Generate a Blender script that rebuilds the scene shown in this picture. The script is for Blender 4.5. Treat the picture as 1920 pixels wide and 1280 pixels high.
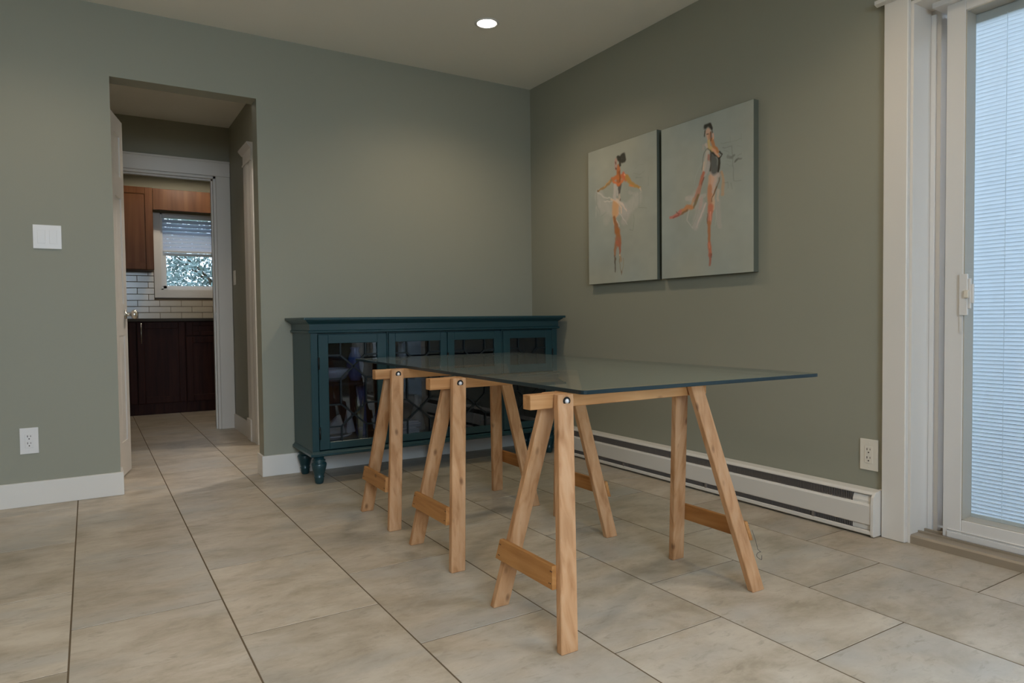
import bpy, bmesh, math, random
import numpy as np
from mathutils import Vector, Matrix

sc = bpy.context.scene
for o in list(bpy.data.objects):
    bpy.data.objects.remove(o)
COL = sc.collection
random.seed(7)

# ------------------------------------------------------------------ camera
# x grows to the right along the back wall (y = 0), the right wall is x = 0, z is up, metres
YAW, PITCH, ROLL = 0.553825, 0.0319136, -0.0112516
fwd = Vector((math.sin(YAW) * math.cos(PITCH), math.cos(YAW) * math.cos(PITCH), -math.sin(PITCH)))
rt = Vector((math.cos(YAW), -math.sin(YAW), 0.0))
up = rt.cross(fwd)
rt2 = math.cos(ROLL) * rt + math.sin(ROLL) * up
up2 = -math.sin(ROLL) * rt + math.cos(ROLL) * up
cd = bpy.data.cameras.new('camera')
cd.sensor_width = 36.0
cd.lens = 24.068
cd.clip_start = 0.02
cam = bpy.data.objects.new('camera', cd)
M = Matrix((rt2, up2, -fwd)).transposed().to_4x4()
M.translation = Vector((-2.63291, -3.98607, 0.865))
cam.matrix_world = M
COL.objects.link(cam)
sc.camera = cam

# ------------------------------------------------------------------ view, world, light
sc.view_settings.view_transform = 'Standard'
sc.view_settings.look = 'None'
sc.view_settings.gamma = 1.0
sc.view_settings.use_curve_mapping = False
EXPOSURE = 1.1
SKY = 1.9
CAN_W = 10.4
sc.view_settings.exposure = EXPOSURE
sc.cycles.use_denoising = True
sc.cycles.max_bounces = 10
sc.cycles.diffuse_bounces = 6
sc.cycles.transparent_max_bounces = 24
sc.cycles.sample_clamp_indirect = 4.0
sc.cycles.caustics_reflective = False
sc.cycles.caustics_refractive = False

world = bpy.data.worlds.new('overcast_sky')
sc.world = world
world.use_nodes = True
wn = world.node_tree.nodes
wl = world.node_tree.links
wn.clear()
w_out = wn.new('ShaderNodeOutputWorld')
w_bg = wn.new('ShaderNodeBackground')
w_tc = wn.new('ShaderNodeTexCoord')
w_sep = wn.new('ShaderNodeSeparateXYZ')
w_ramp = wn.new('ShaderNodeValToRGB')
w_ramp.color_ramp.elements[0].position = 0.45
w_ramp.color_ramp.elements[0].color = (0.36, 0.42, 0.46, 1)
w_ramp.color_ramp.elements[1].position = 0.62
w_ramp.color_ramp.elements[1].color = (0.66, 0.80, 1.0, 1)
w_map = wn.new('ShaderNodeMapRange')
w_map.inputs['From Min'].default_value = -1.0
w_map.inputs['From Max'].default_value = 1.0
wl.new(w_tc.outputs['Generated'], w_sep.inputs[0])
wl.new(w_sep.outputs['Z'], w_map.inputs['Value'])
wl.new(w_map.outputs[0], w_ramp.inputs[0])
wl.new(w_ramp.outputs[0], w_bg.inputs['Color'])
w_bg.inputs['Strength'].default_value = SKY
wl.new(w_bg.outputs[0], w_out.inputs[0])


def area(name, loc, rot, sx, sy, power, color, portal=False):
    l = bpy.data.lights.new(name, 'AREA')
    l.shape = 'RECTANGLE'
    l.size, l.size_y = sx, sy
    l.energy = power
    l.color = color
    if portal:
        l.cycles.is_portal = True
    o = bpy.data.objects.new(name, l)
    o.location = loc
    o.rotation_euler = rot
    COL.objects.link(o)
    return o


H90 = math.pi / 2
DAY = (0.72, 0.85, 1.0)
# daylight comes in by the patio door, the window behind the camera and the kitchen window;
# each has a portal in its opening and a large soft light outside for the bright overcast sky
area('patio_portal', (0.30, -3.51, 1.02), (0, H90, 0), 1.9, 1.85, 1, DAY, True)
area('rear_portal', (-2.6, -5.85, 1.55), (H90, 0, 0), 2.0, 1.2, 1, DAY, True)
area('kitchen_portal', (-1.70, 4.12, 1.6), (-H90, 0, 0), 0.56, 0.78, 1, DAY, True)
area('patio_daylight', (1.6, -3.9, 1.9), (0, H90 - 0.35, 0), 2.2, 2.6, 98, DAY)
area('rear_daylight', (-2.6, -7.0, 2.1), (H90 - 0.3, 0, 0), 2.6, 1.8, 130, DAY)

# ------------------------------------------------------------------ materials


def new_mat(name):
    m = bpy.data.materials.new(name)
    m.use_nodes = True
    nt = m.node_tree
    b = nt.nodes['Principled BSDF']
    return m, nt, b


def paint(name, rgb, rough=0.6, spec=0.35, bump=0.0, bscale=200.0, metal=0.0, vary=0.03):
    m, nt, b = new_mat(name)
    n = nt.nodes
    l = nt.links
    tc = n.new('ShaderNodeTexCoord')
    nz = n.new('ShaderNodeTexNoise')
    nz.inputs['Scale'].default_value = 3.0
    nz.inputs['Detail'].default_value = 3.0
    l.new(tc.outputs['Object'], nz.inputs['Vector'])
    mx = n.new('ShaderNodeMix')
    mx.data_type = 'RGBA'
    mx.inputs['A'].default_value = (*[c * (1 - vary) for c in rgb], 1)
    mx.inputs['B'].default_value = (*[min(1, c * (1 + vary)) for c in rgb], 1)
    l.new(nz.outputs['Fac'], mx.inputs['Factor'])
    l.new(mx.outputs['Result'], b.inputs['Base Color'])
    b.inputs['Roughness'].default_value = rough
    b.inputs['Specular IOR Level'].default_value = spec
    b.inputs['Metallic'].default_value = metal
    if bump > 0:
        n2 = n.new('ShaderNodeTexNoise')
        n2.inputs['Scale'].default_value = bscale
        n2.inputs['Detail'].default_value = 2.0
        l.new(tc.outputs['Object'], n2.inputs['Vector'])
        bp = n.new('ShaderNodeBump')
        bp.inputs['Strength'].default_value = bump
        bp.inputs['Distance'].default_value = 0.002
        l.new(n2.outputs['Fac'], bp.inputs['Height'])
        l.new(bp.outputs[0], b.inputs['Normal'])
    return m


def wood(name, light, mid, dark, axis, scale=1.0, rough=0.5, knots=True, spec=0.3):
    m, nt, b = new_mat(name)
    n = nt.nodes
    l = nt.links
    tc = n.new('ShaderNodeTexCoord')
    oi = n.new('ShaderNodeObjectInfo')
    mul = n.new('ShaderNodeMath')
    mul.operation = 'MULTIPLY'
    mul.inputs[1].default_value = 23.0
    l.new(oi.outputs['Random'], mul.inputs[0])
    add = n.new('ShaderNodeVectorMath')
    add.operation = 'ADD'
    l.new(tc.outputs['Object'], add.inputs[0])
    l.new(mul.outputs[0], add.inputs[1])
    mp = n.new('ShaderNodeMapping')
    s = [42.0 * scale, 42.0 * scale, 42.0 * scale]
    s[axis] = 2.6 * scale
    mp.inputs['Scale'].default_value = s
    l.new(add.outputs[0], mp.inputs['Vector'])
    nz = n.new('ShaderNodeTexNoise')
    nz.inputs['Scale'].default_value = 1.0
    nz.inputs['Detail'].default_value = 5.0
    nz.inputs['Distortion'].default_value = 0.6
    l.new(mp.outputs[0], nz.inputs['Vector'])
    cr = n.new('ShaderNodeValToRGB')
    e = cr.color_ramp.elements
    e[0].position, e[0].color = 0.30, (*dark, 1)
    e[1].position, e[1].color = 0.72, (*light, 1)
    k = e.new(0.50)
    k.color = (*mid, 1)
    l.new(nz.outputs['Fac'], cr.inputs[0])
    last = cr.outputs[0]
    # slow tone change over the board
    n2 = n.new('ShaderNodeTexNoise')
    n2.inputs['Scale'].default_value = 5.0
    l.new(add.outputs[0], n2.inputs['Vector'])
    hs = n.new('ShaderNodeHueSaturation')
    mr = n.new('ShaderNodeMapRange')
    mr.inputs['To Min'].default_value = 0.82
    mr.inputs['To Max'].default_value = 1.16
    l.new(n2.outputs['Fac'], mr.inputs['Value'])
    l.new(mr.outputs[0], hs.inputs['Value'])
    l.new(last, hs.inputs['Color'])
    last = hs.outputs[0]
    if knots:
        mp2 = n.new('ShaderNodeMapping')
        s2 = [15.0, 15.0, 15.0]
        s2[axis] = 8.0
        mp2.inputs['Scale'].default_value = s2
        l.new(add.outputs[0], mp2.inputs['Vector'])
        vo = n.new('ShaderNodeTexVoronoi')
        vo.inputs['Scale'].default_value = 1.0
        l.new(mp2.outputs[0], vo.inputs['Vector'])
        kr = n.new('ShaderNodeValToRGB')
        kr.color_ramp.elements[0].position = 0.05
        kr.color_ramp.elements[0].color = (1, 1, 1, 1)
        kr.color_ramp.elements[1].position = 0.15
        kr.color_ramp.elements[1].color = (0, 0, 0, 1)
        l.new(vo.outputs['Distance'], kr.inputs[0])
        mx = n.new('ShaderNodeMix')
        mx.data_type = 'RGBA'
        mx.inputs['B'].default_value = (dark[0] * 0.35, dark[1] * 0.3, dark[2] * 0.28, 1)
        mm = n.new('ShaderNodeMath')
        mm.operation = 'MULTIPLY'
        mm.inputs[1].default_value = 0.7
        l.new(kr.outputs[0], mm.inputs[0])
        l.new(mm.outputs[0], mx.inputs['Factor'])
        l.new(last, mx.inputs['A'])
        last = mx.outputs['Result']
    l.new(last, b.inputs['Base Color'])
    b.inputs['Roughness'].default_value = rough
    b.inputs['Specular IOR Level'].default_value = spec
    bp = n.new('ShaderNodeBump')
    bp.inputs['Strength'].default_value = 0.25
    bp.inputs['Distance'].default_value = 0.001
    l.new(nz.outputs['Fac'], bp.inputs['Height'])
    l.new(bp.outputs[0], b.inputs['Normal'])
    return m


def sheet_glass(name, tint, rough=0.0, strength=1.0, haze_lift=0.0):
    """thin clear glass: transparent, with a Schlick mirror reflection on both faces"""
    m = bpy.data.materials.new(name)
    m.use_nodes = True
    nt = m.node_tree
    n = nt.nodes
    l = nt.links
    n.clear()
    out = n.new('ShaderNodeOutputMaterial')
    tr = n.new('ShaderNodeBsdfTransparent')
    tr.inputs[0].default_value = (*tint, 1)
    gl = n.new('ShaderNodeBsdfGlossy')
    gl.inputs['Roughness'].default_value = rough
    gl.inputs['Color'].default_value = (0.95, 0.97, 0.97, 1)
    geo = n.new('ShaderNodeNewGeometry')
    dot = n.new('ShaderNodeVectorMath')
    dot.operation = 'DOT_PRODUCT'
    l.new(geo.outputs['Normal'], dot.inputs[0])
    l.new(geo.outputs['Incoming'], dot.inputs[1])

    def mth(op, a, b=None):
        q = n.new('ShaderNodeMath')
        q.operation = op
        for i, v in enumerate((a, b)):
            if v is None:
                continue
            if isinstance(v, float):
                q.inputs[i].default_value = v
            else:
                l.new(v, q.inputs[i])
        return q.outputs[0]
    c = mth('ABSOLUTE', dot.outputs['Value'])
    p = mth('POWER', mth('SUBTRACT', 1.0, c), 5.0)
    f = mth('MULTIPLY', mth('ADD', mth('MULTIPLY', p, 0.92), 0.04), strength)
    mx = n.new('ShaderNodeMixShader')
    l.new(f, mx.inputs[0])
    l.new(tr.outputs[0], mx.inputs[1])
    l.new(gl.outputs[0], mx.inputs[2])
    last = mx.outputs[0]
    if haze_lift > 0:  # pale diffuse haze mixed in to lift the brightness of the glass
        df = n.new('ShaderNodeBsdfDiffuse')
        df.inputs[0].default_value = (0.62, 0.68, 0.62, 1)
        m2 = n.new('ShaderNodeMixShader')
        m2.inputs[0].default_value = haze_lift
        l.new(last, m2.inputs[1])
        l.new(df.outputs[0], m2.inputs[2])
        last = m2.outputs[0]
    l.new(last, out.inputs[0])
    return m


def tile_stone(name):
    m, nt, b = new_mat(name)
    n = nt.nodes
    l = nt.links
    tc = n.new('ShaderNodeTexCoord')
    oi = n.new('ShaderNodeObjectInfo')
    mul = n.new('ShaderNodeMath')
    mul.operation = 'MULTIPLY'
    mul.inputs[1].default_value = 61.0
    l.new(oi.outputs['Random'], mul.inputs[0])
    add = n.new('ShaderNodeVectorMath')
    add.operation = 'ADD'
    l.new(tc.outputs['Object'], add.inputs[0])
    l.new(mul.outputs[0], add.inputs[1])

    def noise(sx, sy, det, dist=0.0):
        mp = n.new('ShaderNodeMapping')
        mp.inputs['Scale'].default_value = (sx, sy, 1.0)
        l.new(add.outputs[0], mp.inputs['Vector'])
        z = n.new('ShaderNodeTexNoise')
        z.inputs['Scale'].default_value = 1.0
        z.inputs['Detail'].default_value = det
        z.inputs['Roughness'].default_value = 0.68
        z.inputs['Distortion'].default_value = dist
        l.new(mp.outputs[0], z.inputs['Vector'])
        return z
    a = noise(4.2, 7.0, 10.0, 0.25)
    c = noise(1.6, 3.2, 3.0, 0.3)
    d = noise(16.0, 40.0, 8.0, 0.5)
    cr = n.new('ShaderNodeValToRGB')
    e = cr.color_ramp.elements
    e[0].position, e[0].color = 0.34, (*TILE[0], 1)
    e[1].position, e[1].color = 0.63, (*TILE[2], 1)
    k = e.new(0.48)
    k.color = (*TILE[1], 1)
    l.new(a.outputs['Fac'], cr.inputs[0])
    mx = n.new('ShaderNodeMix')
    mx.data_type = 'RGBA'
    mx.inputs['B'].default_value = (*TILE[3], 1)
    r2 = n.new('ShaderNodeValToRGB')
    r2.color_ramp.elements[0].position = 0.48
    r2.color_ramp.elements[1].position = 0.72
    r2.color_ramp.elements[1].color = (0.75, 0.75, 0.75, 1)
    l.new(c.outputs['Fac'], r2.inputs[0])
    l.new(r2.outputs[0], mx.inputs['Factor'])
    l.new(cr.outputs[0], mx.inputs['A'])
    m2 = n.new('ShaderNodeMix')
    m2.data_type = 'RGBA'
    m2.inputs['B'].default_value = (*TILE[4], 1)
    r3 = n.new('ShaderNodeValToRGB')
    r3.color_ramp.elements[0].position = 0.55
    r3.color_ramp.elements[1].position = 0.70
    r3.color_ramp.elements[1].color = (0.55, 0.55, 0.55, 1)
    l.new(d.outputs['Fac'], r3.inputs[0])
    l.new(r3.outputs[0], m2.inputs['Factor'])
    l.new(mx.outputs['Result'], m2.inputs['A'])
    hs = n.new('ShaderNodeHueSaturation')
    mr = n.new('ShaderNodeMapRange')
    mr.inputs['To Min'].default_value = 0.93
    mr.inputs['To Max'].default_value = 1.06
    l.new(oi.outputs['Random'], mr.inputs['Value'])
    l.new(mr.outputs[0], hs.inputs['Value'])
    l.new(m2.outputs['Result'], hs.inputs['Color'])
    l.new(hs.outputs[0], b.inputs['Base Color'])
    b.inputs['Roughness'].default_value = 0.42
    b.inputs['Specular IOR Level'].default_value = 0.38
    bp = n.new('ShaderNodeBump')
    bp.inputs['Strength'].default_value = 0.12
    bp.inputs['Distance'].default_value = 0.001
    l.new(d.outputs['Fac'], bp.inputs['Height'])
    l.new(bp.outputs[0], b.inputs['Normal'])
    return m


def translucent(name, rgb, mix=0.5):
    m = bpy.data.materials.new(name)
    m.use_nodes = True
    n = m.node_tree.nodes
    l = m.node_tree.links
    n.clear()
    out = n.new('ShaderNodeOutputMaterial')
    d = n.new('ShaderNodeBsdfDiffuse')
    t = n.new('ShaderNodeBsdfTranslucent')
    d.inputs[0].default_value = (*rgb, 1)
    t.inputs[0].default_value = (*rgb, 1)
    mx = n.new('ShaderNodeMixShader')
    mx.inputs[0].default_value = mix
    l.new(d.outputs[0], mx.inputs[1])
    l.new(t.outputs[0], mx.inputs[2])
    l.new(mx.outputs[0], out.inputs[0])
    return m


def emit(name, rgb, s):
    m, nt, b = new_mat(name)
    b.inputs['Base Color'].default_value = (0.8, 0.8, 0.8, 1)
    b.inputs['Emission Color'].default_value = (*rgb, 1)
    b.inputs['Emission Strength'].default_value = s
    return m


def mesh_screen(name, rgb, a):
    m = bpy.data.materials.new(name)
    m.use_nodes = True
    n = m.node_tree.nodes
    l = m.node_tree.links
    n.clear()
    out = n.new('ShaderNodeOutputMaterial')
    d = n.new('ShaderNodeBsdfDiffuse')
    d.inputs[0].default_value = (*rgb, 1)
    t = n.new('ShaderNodeBsdfTransparent')
    mx = n.new('ShaderNodeMixShader')
    mx.inputs[0].default_value = a
    l.new(t.outputs[0], mx.inputs[1])
    l.new(d.outputs[0], mx.inputs[2])
    l.new(mx.outputs[0], out.inputs[0])
    return m


TILE = [(0.33, 0.272, 0.195), (0.435, 0.365, 0.28), (0.525, 0.455, 0.365), (0.395, 0.378, 0.345), (0.25, 0.205, 0.148)]
WALL = (0.300, 0.294, 0.232)
MAT = {
    'wall': paint('sage_wall_paint', WALL, 0.55, 0.3, 0.05, 260, vary=0.02),
    'ceiling': paint('ceiling_paint', (0.87, 0.84, 0.77), 0.8, 0.1, 0.1, 180, vary=0.01),
    'trim': paint('white_trim_paint', (0.72, 0.68, 0.63), 0.4, 0.4, vary=0.015),
    'vinyl': paint('white_vinyl', (0.72, 0.70, 0.68), 0.35, 0.45, vary=0.01),
    'vinyl_shaded': paint('shaded_white_vinyl', (0.50, 0.46, 0.39), 0.45, 0.4, vary=0.02),  # white vinyl with the shade of the inner return put into its colour
    'sill': paint('weathered_aluminium', (0.36, 0.30, 0.23), 0.4, 0.5, metal=0.3, vary=0.15),
    'tile': tile_stone('beige_stone_tile'),
    'grout': paint('brown_grout', (0.13, 0.095, 0.06), 0.9, 0.1, vary=0.2),
    'heater': paint('heater_enamel', (0.70, 0.66, 0.61), 0.4, 0.45, vary=0.02),
    'dark_metal': paint('dark_grille', (0.20, 0.17, 0.15), 0.5, 0.4, metal=0.1, vary=0.1),
    'black': paint('black_recess', (0.012, 0.011, 0.01), 0.7, 0.2),
    'teal': paint('teal_cabinet_paint', (0.008, 0.040, 0.048), 0.3, 0.55, vary=0.08),
    'teal_dark': paint('dark_cabinet_interior', (0.010, 0.014, 0.018), 0.7, 0.2),
    'bar_black': paint('near_black_glazing_bar', (0.004, 0.009, 0.012), 0.4, 0.35),
    'hinge': paint('black_hinge', (0.01, 0.012, 0.012), 0.35, 0.5, metal=0.6),
    'steel': paint('zinc_bolt', (0.72, 0.72, 0.74), 0.35, 0.7, metal=0.25),
    'brass': paint('satin_nickel', (0.62, 0.58, 0.52), 0.25, 0.5, metal=1.0),
    'plate': paint('white_switch_plastic', (0.74, 0.71, 0.69), 0.35, 0.45, vary=0.01),
    'plate_warm': paint('ivory_outlet_plastic', (0.74, 0.68, 0.58), 0.35, 0.45, vary=0.01),
    'slot': paint('dark_slot', (0.05, 0.035, 0.03), 0.7, 0.1),
    'canvas_side': paint('canvas_edge', (0.12, 0.13, 0.105), 0.8, 0.1, 0.3, 500),
    'cherry': wood('cherry_cabinet', (0.145, 0.062, 0.026), (0.120, 0.048, 0.019), (0.092, 0.035, 0.013), 2, 0.45, 0.42, False, 0.2),
    'cherry_shaded': wood('shaded_cherry_base_cabinet', (0.05, 0.015, 0.008), (0.036, 0.010, 0.006), (0.024, 0.007, 0.004), 2, 0.6, 0.5, False, 0.12),  # same cherry as the upper cabinets, with shade put into the colour
    'counter': paint('dark_countertop', (0.055, 0.043, 0.03), 0.5, 0.2, vary=0.3),
    'subway': paint('cream_subway_tile', (0.56, 0.48, 0.37), 0.18, 0.5, vary=0.05),
    'subway_grout': paint('brown_subway_grout', (0.22, 0.17, 0.12), 0.85, 0.1),
    'fir_x': wood('fir_beam', (0.52, 0.285, 0.125), (0.45, 0.225, 0.088), (0.34, 0.15, 0.05), 0),
    'fir_y': wood('fir_brace', (0.46, 0.225, 0.075), (0.39, 0.175, 0.052), (0.29, 0.115, 0.03), 1),
    'fir_z': wood('fir_leg', (0.53, 0.31, 0.165), (0.47, 0.25, 0.118), (0.35, 0.165, 0.066), 2),
    'glass_top': sheet_glass('tabletop_glass', (0.94, 0.975, 0.955), haze_lift=0.055),  # slight painted haze brightens the tabletop
    'glass_edge': paint('glass_edge_green', (0.008, 0.022, 0.028), 0.3, 0.4, vary=0.3),
    'pane': sheet_glass('window_glass', (0.93, 0.96, 0.97)),
    'cab_glass': sheet_glass('cabinet_glass', (0.66, 0.69, 0.75), strength=1.15),
    'slat': translucent('blind_slat', (0.90, 0.93, 0.96), 0.6),
    'slat_k': translucent('kitchen_blind_slat', (0.70, 0.74, 0.82), 0.32),
    'screen': mesh_screen('insect_screen', (0.22, 0.23, 0.24), 0.5),
    'lamp': emit('lamp_disc', (1.0, 0.90, 0.76), 14.0),
    'deck': wood('grey_deck_board', (0.34, 0.30, 0.26), (0.26, 0.23, 0.20), (0.18, 0.16, 0.14), 1, 0.6, 0.7, False),
    'rail': paint('white_railing', (0.62, 0.64, 0.66), 0.5, 0.3),
    'leaf': paint('foliage', (0.10, 0.16, 0.09), 0.6, 0.3, vary=0.4),
    'leaf_hazy': paint('hazed_foliage', (0.19, 0.25, 0.235), 0.8, 0.1, vary=0.3),  # outdoor haze put into the pale leaf colour
    'bark': paint('bark', (0.10, 0.075, 0.055), 0.9, 0.1, vary=0.3),
    'lawn': paint('lawn', (0.10, 0.15, 0.06), 0.9, 0.1, vary=0.3),
    'porcelain': paint('white_porcelain', (0.55, 0.54, 0.52), 0.25, 0.5),
    'blue_glaze': paint('blue_glaze', (0.10, 0.17, 0.36), 0.2, 0.5, vary=0.2),
    'stoneware': paint('beige_stoneware', (0.42, 0.38, 0.32), 0.4, 0.4, vary=0.1),
    'straw': paint('dry_grass', (0.46, 0.46, 0.24), 0.8, 0.1, vary=0.2),
    'dark_pot': paint('dark_enamel_pot', (0.02, 0.02, 0.022), 0.25, 0.5),
    'wire': paint('grey_wire', (0.16, 0.14, 0.13), 0.5, 0.4, metal=0.5),
    'clear': sheet_glass('drinking_glass', (0.88, 0.90, 0.93), strength=2.0),
}

# ------------------------------------------------------------------ mesh helpers


class MB:
    def __init__(self):
        self.bm = bmesh.new()

    def hexa(self, p, mi=0):
        """8 corners: bottom 0-3 counter-clockwise, top 4-7"""
        v = [self.bm.verts.new(q) for q in p]
        for f in ((0, 3, 2, 1), (4, 5, 6, 7), (0, 1, 5, 4), (1, 2, 6, 5), (2, 3, 7, 6), (3, 0, 4, 7)):
            fc = self.bm.faces.new([v[i] for i in f])
            fc.material_index = mi
        return self

    def box(self, x0, x1, y0, y1, z0, z1, mi=0):
        x0, x1 = min(x0, x1), max(x0, x1)
        y0, y1 = min(y0, y1), max(y0, y1)
        z0, z1 = min(z0, z1), max(z0, z1)
        return self.hexa([(x0, y0, z0), (x1, y0, z0), (x1, y1, z0), (x0, y1, z0),
                          (x0, y0, z1), (x1, y0, z1), (x1, y1, z1), (x0, y1, z1)], mi)

    def cyl(self, p0, p1, r0, r1=None, n=16, caps=True, mi=0):
        r1 = r0 if r1 is None else r1
        p0, p1 = Vector(p0), Vector(p1)
        d = (p1 - p0).normalized()
        a = d.orthogonal().normalized()
        b = d.cross(a)
        A, B = [], []
        for i in range(n):
            t = 2 * math.pi * i / n
            q = a * math.cos(t) + b * math.sin(t)
            A.append(self.bm.verts.new(p0 + q * r0))
            B.append(self.bm.verts.new(p1 + q * r1))
        for i in range(n):
            j = (i + 1) % n
            f = self.bm.faces.new((A[i], A[j], B[j], B[i]))
            f.smooth = True
            f.material_index = mi
        if caps:
            self.bm.faces.new(A[::-1]).material_index = mi
            self.bm.faces.new(B).material_index = mi
        return self

    def tube(self, pts, r, n=8):
        for a, b in zip(pts[:-1], pts[1:]):
            self.cyl(a, b, r, n=n)
        return self

    def lathe(self, prof, c=(0, 0, 0), n=24, axis='z', mi=0):
        """prof = [(radius, height)...] revolved about an axis through c"""
        rings = []
        for r, h in prof:
            ring = []
            for i in range(n):
                t = 2 * math.pi * i / n
                u, v = r * math.cos(t), r * math.sin(t)
                if axis == 'z':
                    q = (c[0] + u, c[1] + v, c[2] + h)
                elif axis == 'y':
                    q = (c[0] + u, c[1] + h, c[2] - v)
                else:
                    q = (c[0] + h, c[1] + u, c[2] + v)
                ring.append(self.bm.verts.new(q))
            rings.append(ring)
        for A, B in zip(rings[:-1], rings[1:]):
            for i in range(n):
                j = (i + 1) % n
                f = self.bm.faces.new((A[i], A[j], B[j], B[i]))
                f.smooth = True
                f.material_index = mi
        self.bm.faces.new(rings[0][::-1]).material_index = mi
        self.bm.faces.new(rings[-1]).material_index = mi
        return self

    def prism(self, poly, a0, a1, axis='y', mi=0):
        """closed 2-D outline extruded along an axis"""
        def P(u, v, a):
            return {'x': (a, u, v), 'y': (u, a, v), 'z': (u, v, a)}[axis]
        A = [self.bm.verts.new(P(u, v, a0)) for u, v in poly]
        B = [self.bm.verts.new(P(u, v, a1)) for u, v in poly]
        k = len(poly)
        for i in range(k):
            j = (i + 1) % k
            self.bm.faces.new((A[i], A[j], B[j], B[i])).material_index = mi
        self.bm.faces.new(A[::-1]).material_index = mi
        self.bm.faces.new(B).material_index = mi
        return self

    def mesh(self, name, mats, bevel=0.0, origin=(0, 0, 0), seg=1):
        bm = self.bm
        bmesh.ops.recalc_face_normals(bm, faces=bm.faces)
        if bevel > 0:
            ed = [e for e in bm.edges if len(e.link_faces) == 2 and e.calc_face_angle(0) > 0.6]
            bmesh.ops.bevel(bm, geom=ed, offset=bevel, segments=seg, affect='EDGES', profile=0.6, clamp_overlap=True)
        if origin != (0, 0, 0):
            bmesh.ops.translate(bm, verts=bm.verts, vec=-Vector(origin))
        me = bpy.data.meshes.new(name)
        bm.to_mesh(me)
        bm.free()
        for m in (mats if isinstance(mats, (list, tuple)) else [mats]):
            me.materials.append(MAT[m] if isinstance(m, str) else m)
        return me


def link(name, me, parent=None, loc=(0, 0, 0)):
    o = bpy.data.objects.new(name, me)
    COL.objects.link(o)
    o.location = loc
    if parent is not None:
        o.parent = parent
    return o


ORI = {}


def put(name, mb, mats, parent=None, bevel=0.0, seg=1):
    """links a mesh built in world coordinates, with its origin at its parent thing's base"""
    og = (0, 0, 0)
    if parent is not None:
        og = ORI.get(parent.name, (0, 0, 0))
    me = mb.mesh(name, mats, bevel, og, seg)
    o = link(name, me, parent)
    ORI[o.name] = og
    return o


def thing(name, label, cat, loc=(0, 0, 0), group=None):
    o = bpy.data.objects.new(name, None)
    o.empty_display_size = 0.1
    COL.objects.link(o)
    o.location = loc
    ORI[o.name] = tuple(loc)
    o['label'] = label
    o['category'] = cat
    if group:
        o['group'] = group
    return o


def tag(o, label, cat, group=None):
    o['label'] = label
    o['category'] = cat
    if group:
        o['group'] = group
    return o


def struct(name, mb, mats, label=None, parent=None, bevel=0.0):
    o = put(name, mb, mats, parent, bevel)
    if parent is None:
        o['kind'] = 'structure'
        if label:
            o['label'] = label
    return o


def struct_root(name, label, loc=(0, 0, 0)):
    o = bpy.data.objects.new(name, None)
    COL.objects.link(o)
    o.location = loc
    ORI[o.name] = tuple(loc)
    o['kind'] = 'structure'
    o['label'] = label
    return o


def dup(root, name=None):
    r = root.copy()
    COL.objects.link(r)
    for ch in list(root.children):
        c = ch.copy()
        COL.objects.link(c)
        c.parent = r
        for g in list(ch.children):
            d = g.copy()
            COL.objects.link(d)
            d.parent = c
    return r

# ================================================================== SETTING
CEIL = 2.447
# ---- floor: grout bed with separate tiles 40 x 60 cm in running bond
flo = struct('floor', MB().box(-4.7, 0.14, -5.7, 4.0, -0.03, -0.0008), 'grout',
             'beige stone tile floor running from the room through the doorway')
PH = {-1: .434, 0: .1, 1: .396, 2: .086, 3: .362, 4: .057, 5: .358, 6: .047}
tile_cache = {}


def tile_mesh(w, d):
    key = (round(w, 3), round(d, 3))
    if key not in tile_cache:
        tile_cache[key] = MB().box(0, w, 0, d, -0.009, 0.0).mesh('tile', 'tile', 0.0006)
    return tile_cache[key]


for k in range(-5, 7):
    x0 = -2.698 + 0.4 * k
    x1 = x0 + 0.4
    ph = PH.get(k, .43 if k % 2 else .13)
    j = -8
    while True:
        y1 = ph - 0.6 * j
        y0 = y1 - 0.6
        j += 1
        if y1 < -5.6:
            break
        if y0 > 3.95:
            continue
        ax, bx = x0 + 0.0022, x1 - 0.0022
        ay, by = y0 + 0.0019, y1 - 0.0019
        ax, bx = max(ax, -4.6), min(bx, 0.04)
        ay = max(ay, -5.6)
        if by > 0.06 and bx < -3.0:       # beyond the back wall, away from the hall
            if y0 > 1.9 and bx > -3.3 and ax < -0.6:
                by = min(by, 3.94)
            else:
                if ay > 0.0:
                    continue
                by = 0.06
        by = min(by, 3.94)
        if by - ay < 0.02:
            continue
        link('tile', tile_mesh(bx - ax, by - ay), flo, (ax, ay, 0))

# ---- ceiling
struct('ceiling', MB().box(-4.75, 0.25, -5.75, 4.1, CEIL, CEIL + 0.12), 'ceiling', 'plain off-white ceiling')

# ---- back wall with the open passage
OX0, OX1, OZ = -2.512, -1.812, 2.10
mb = MB()
mb.box(-4.75, OX0, 0, 0.12, 0, CEIL).box(OX1, 0.0, 0, 0.12, 0, CEIL).box(OX0, OX1, 0, 0.12, OZ, CEIL)
struct('wall_back', mb, 'wall', 'sage green wall with the open passage to the kitchen')

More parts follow.
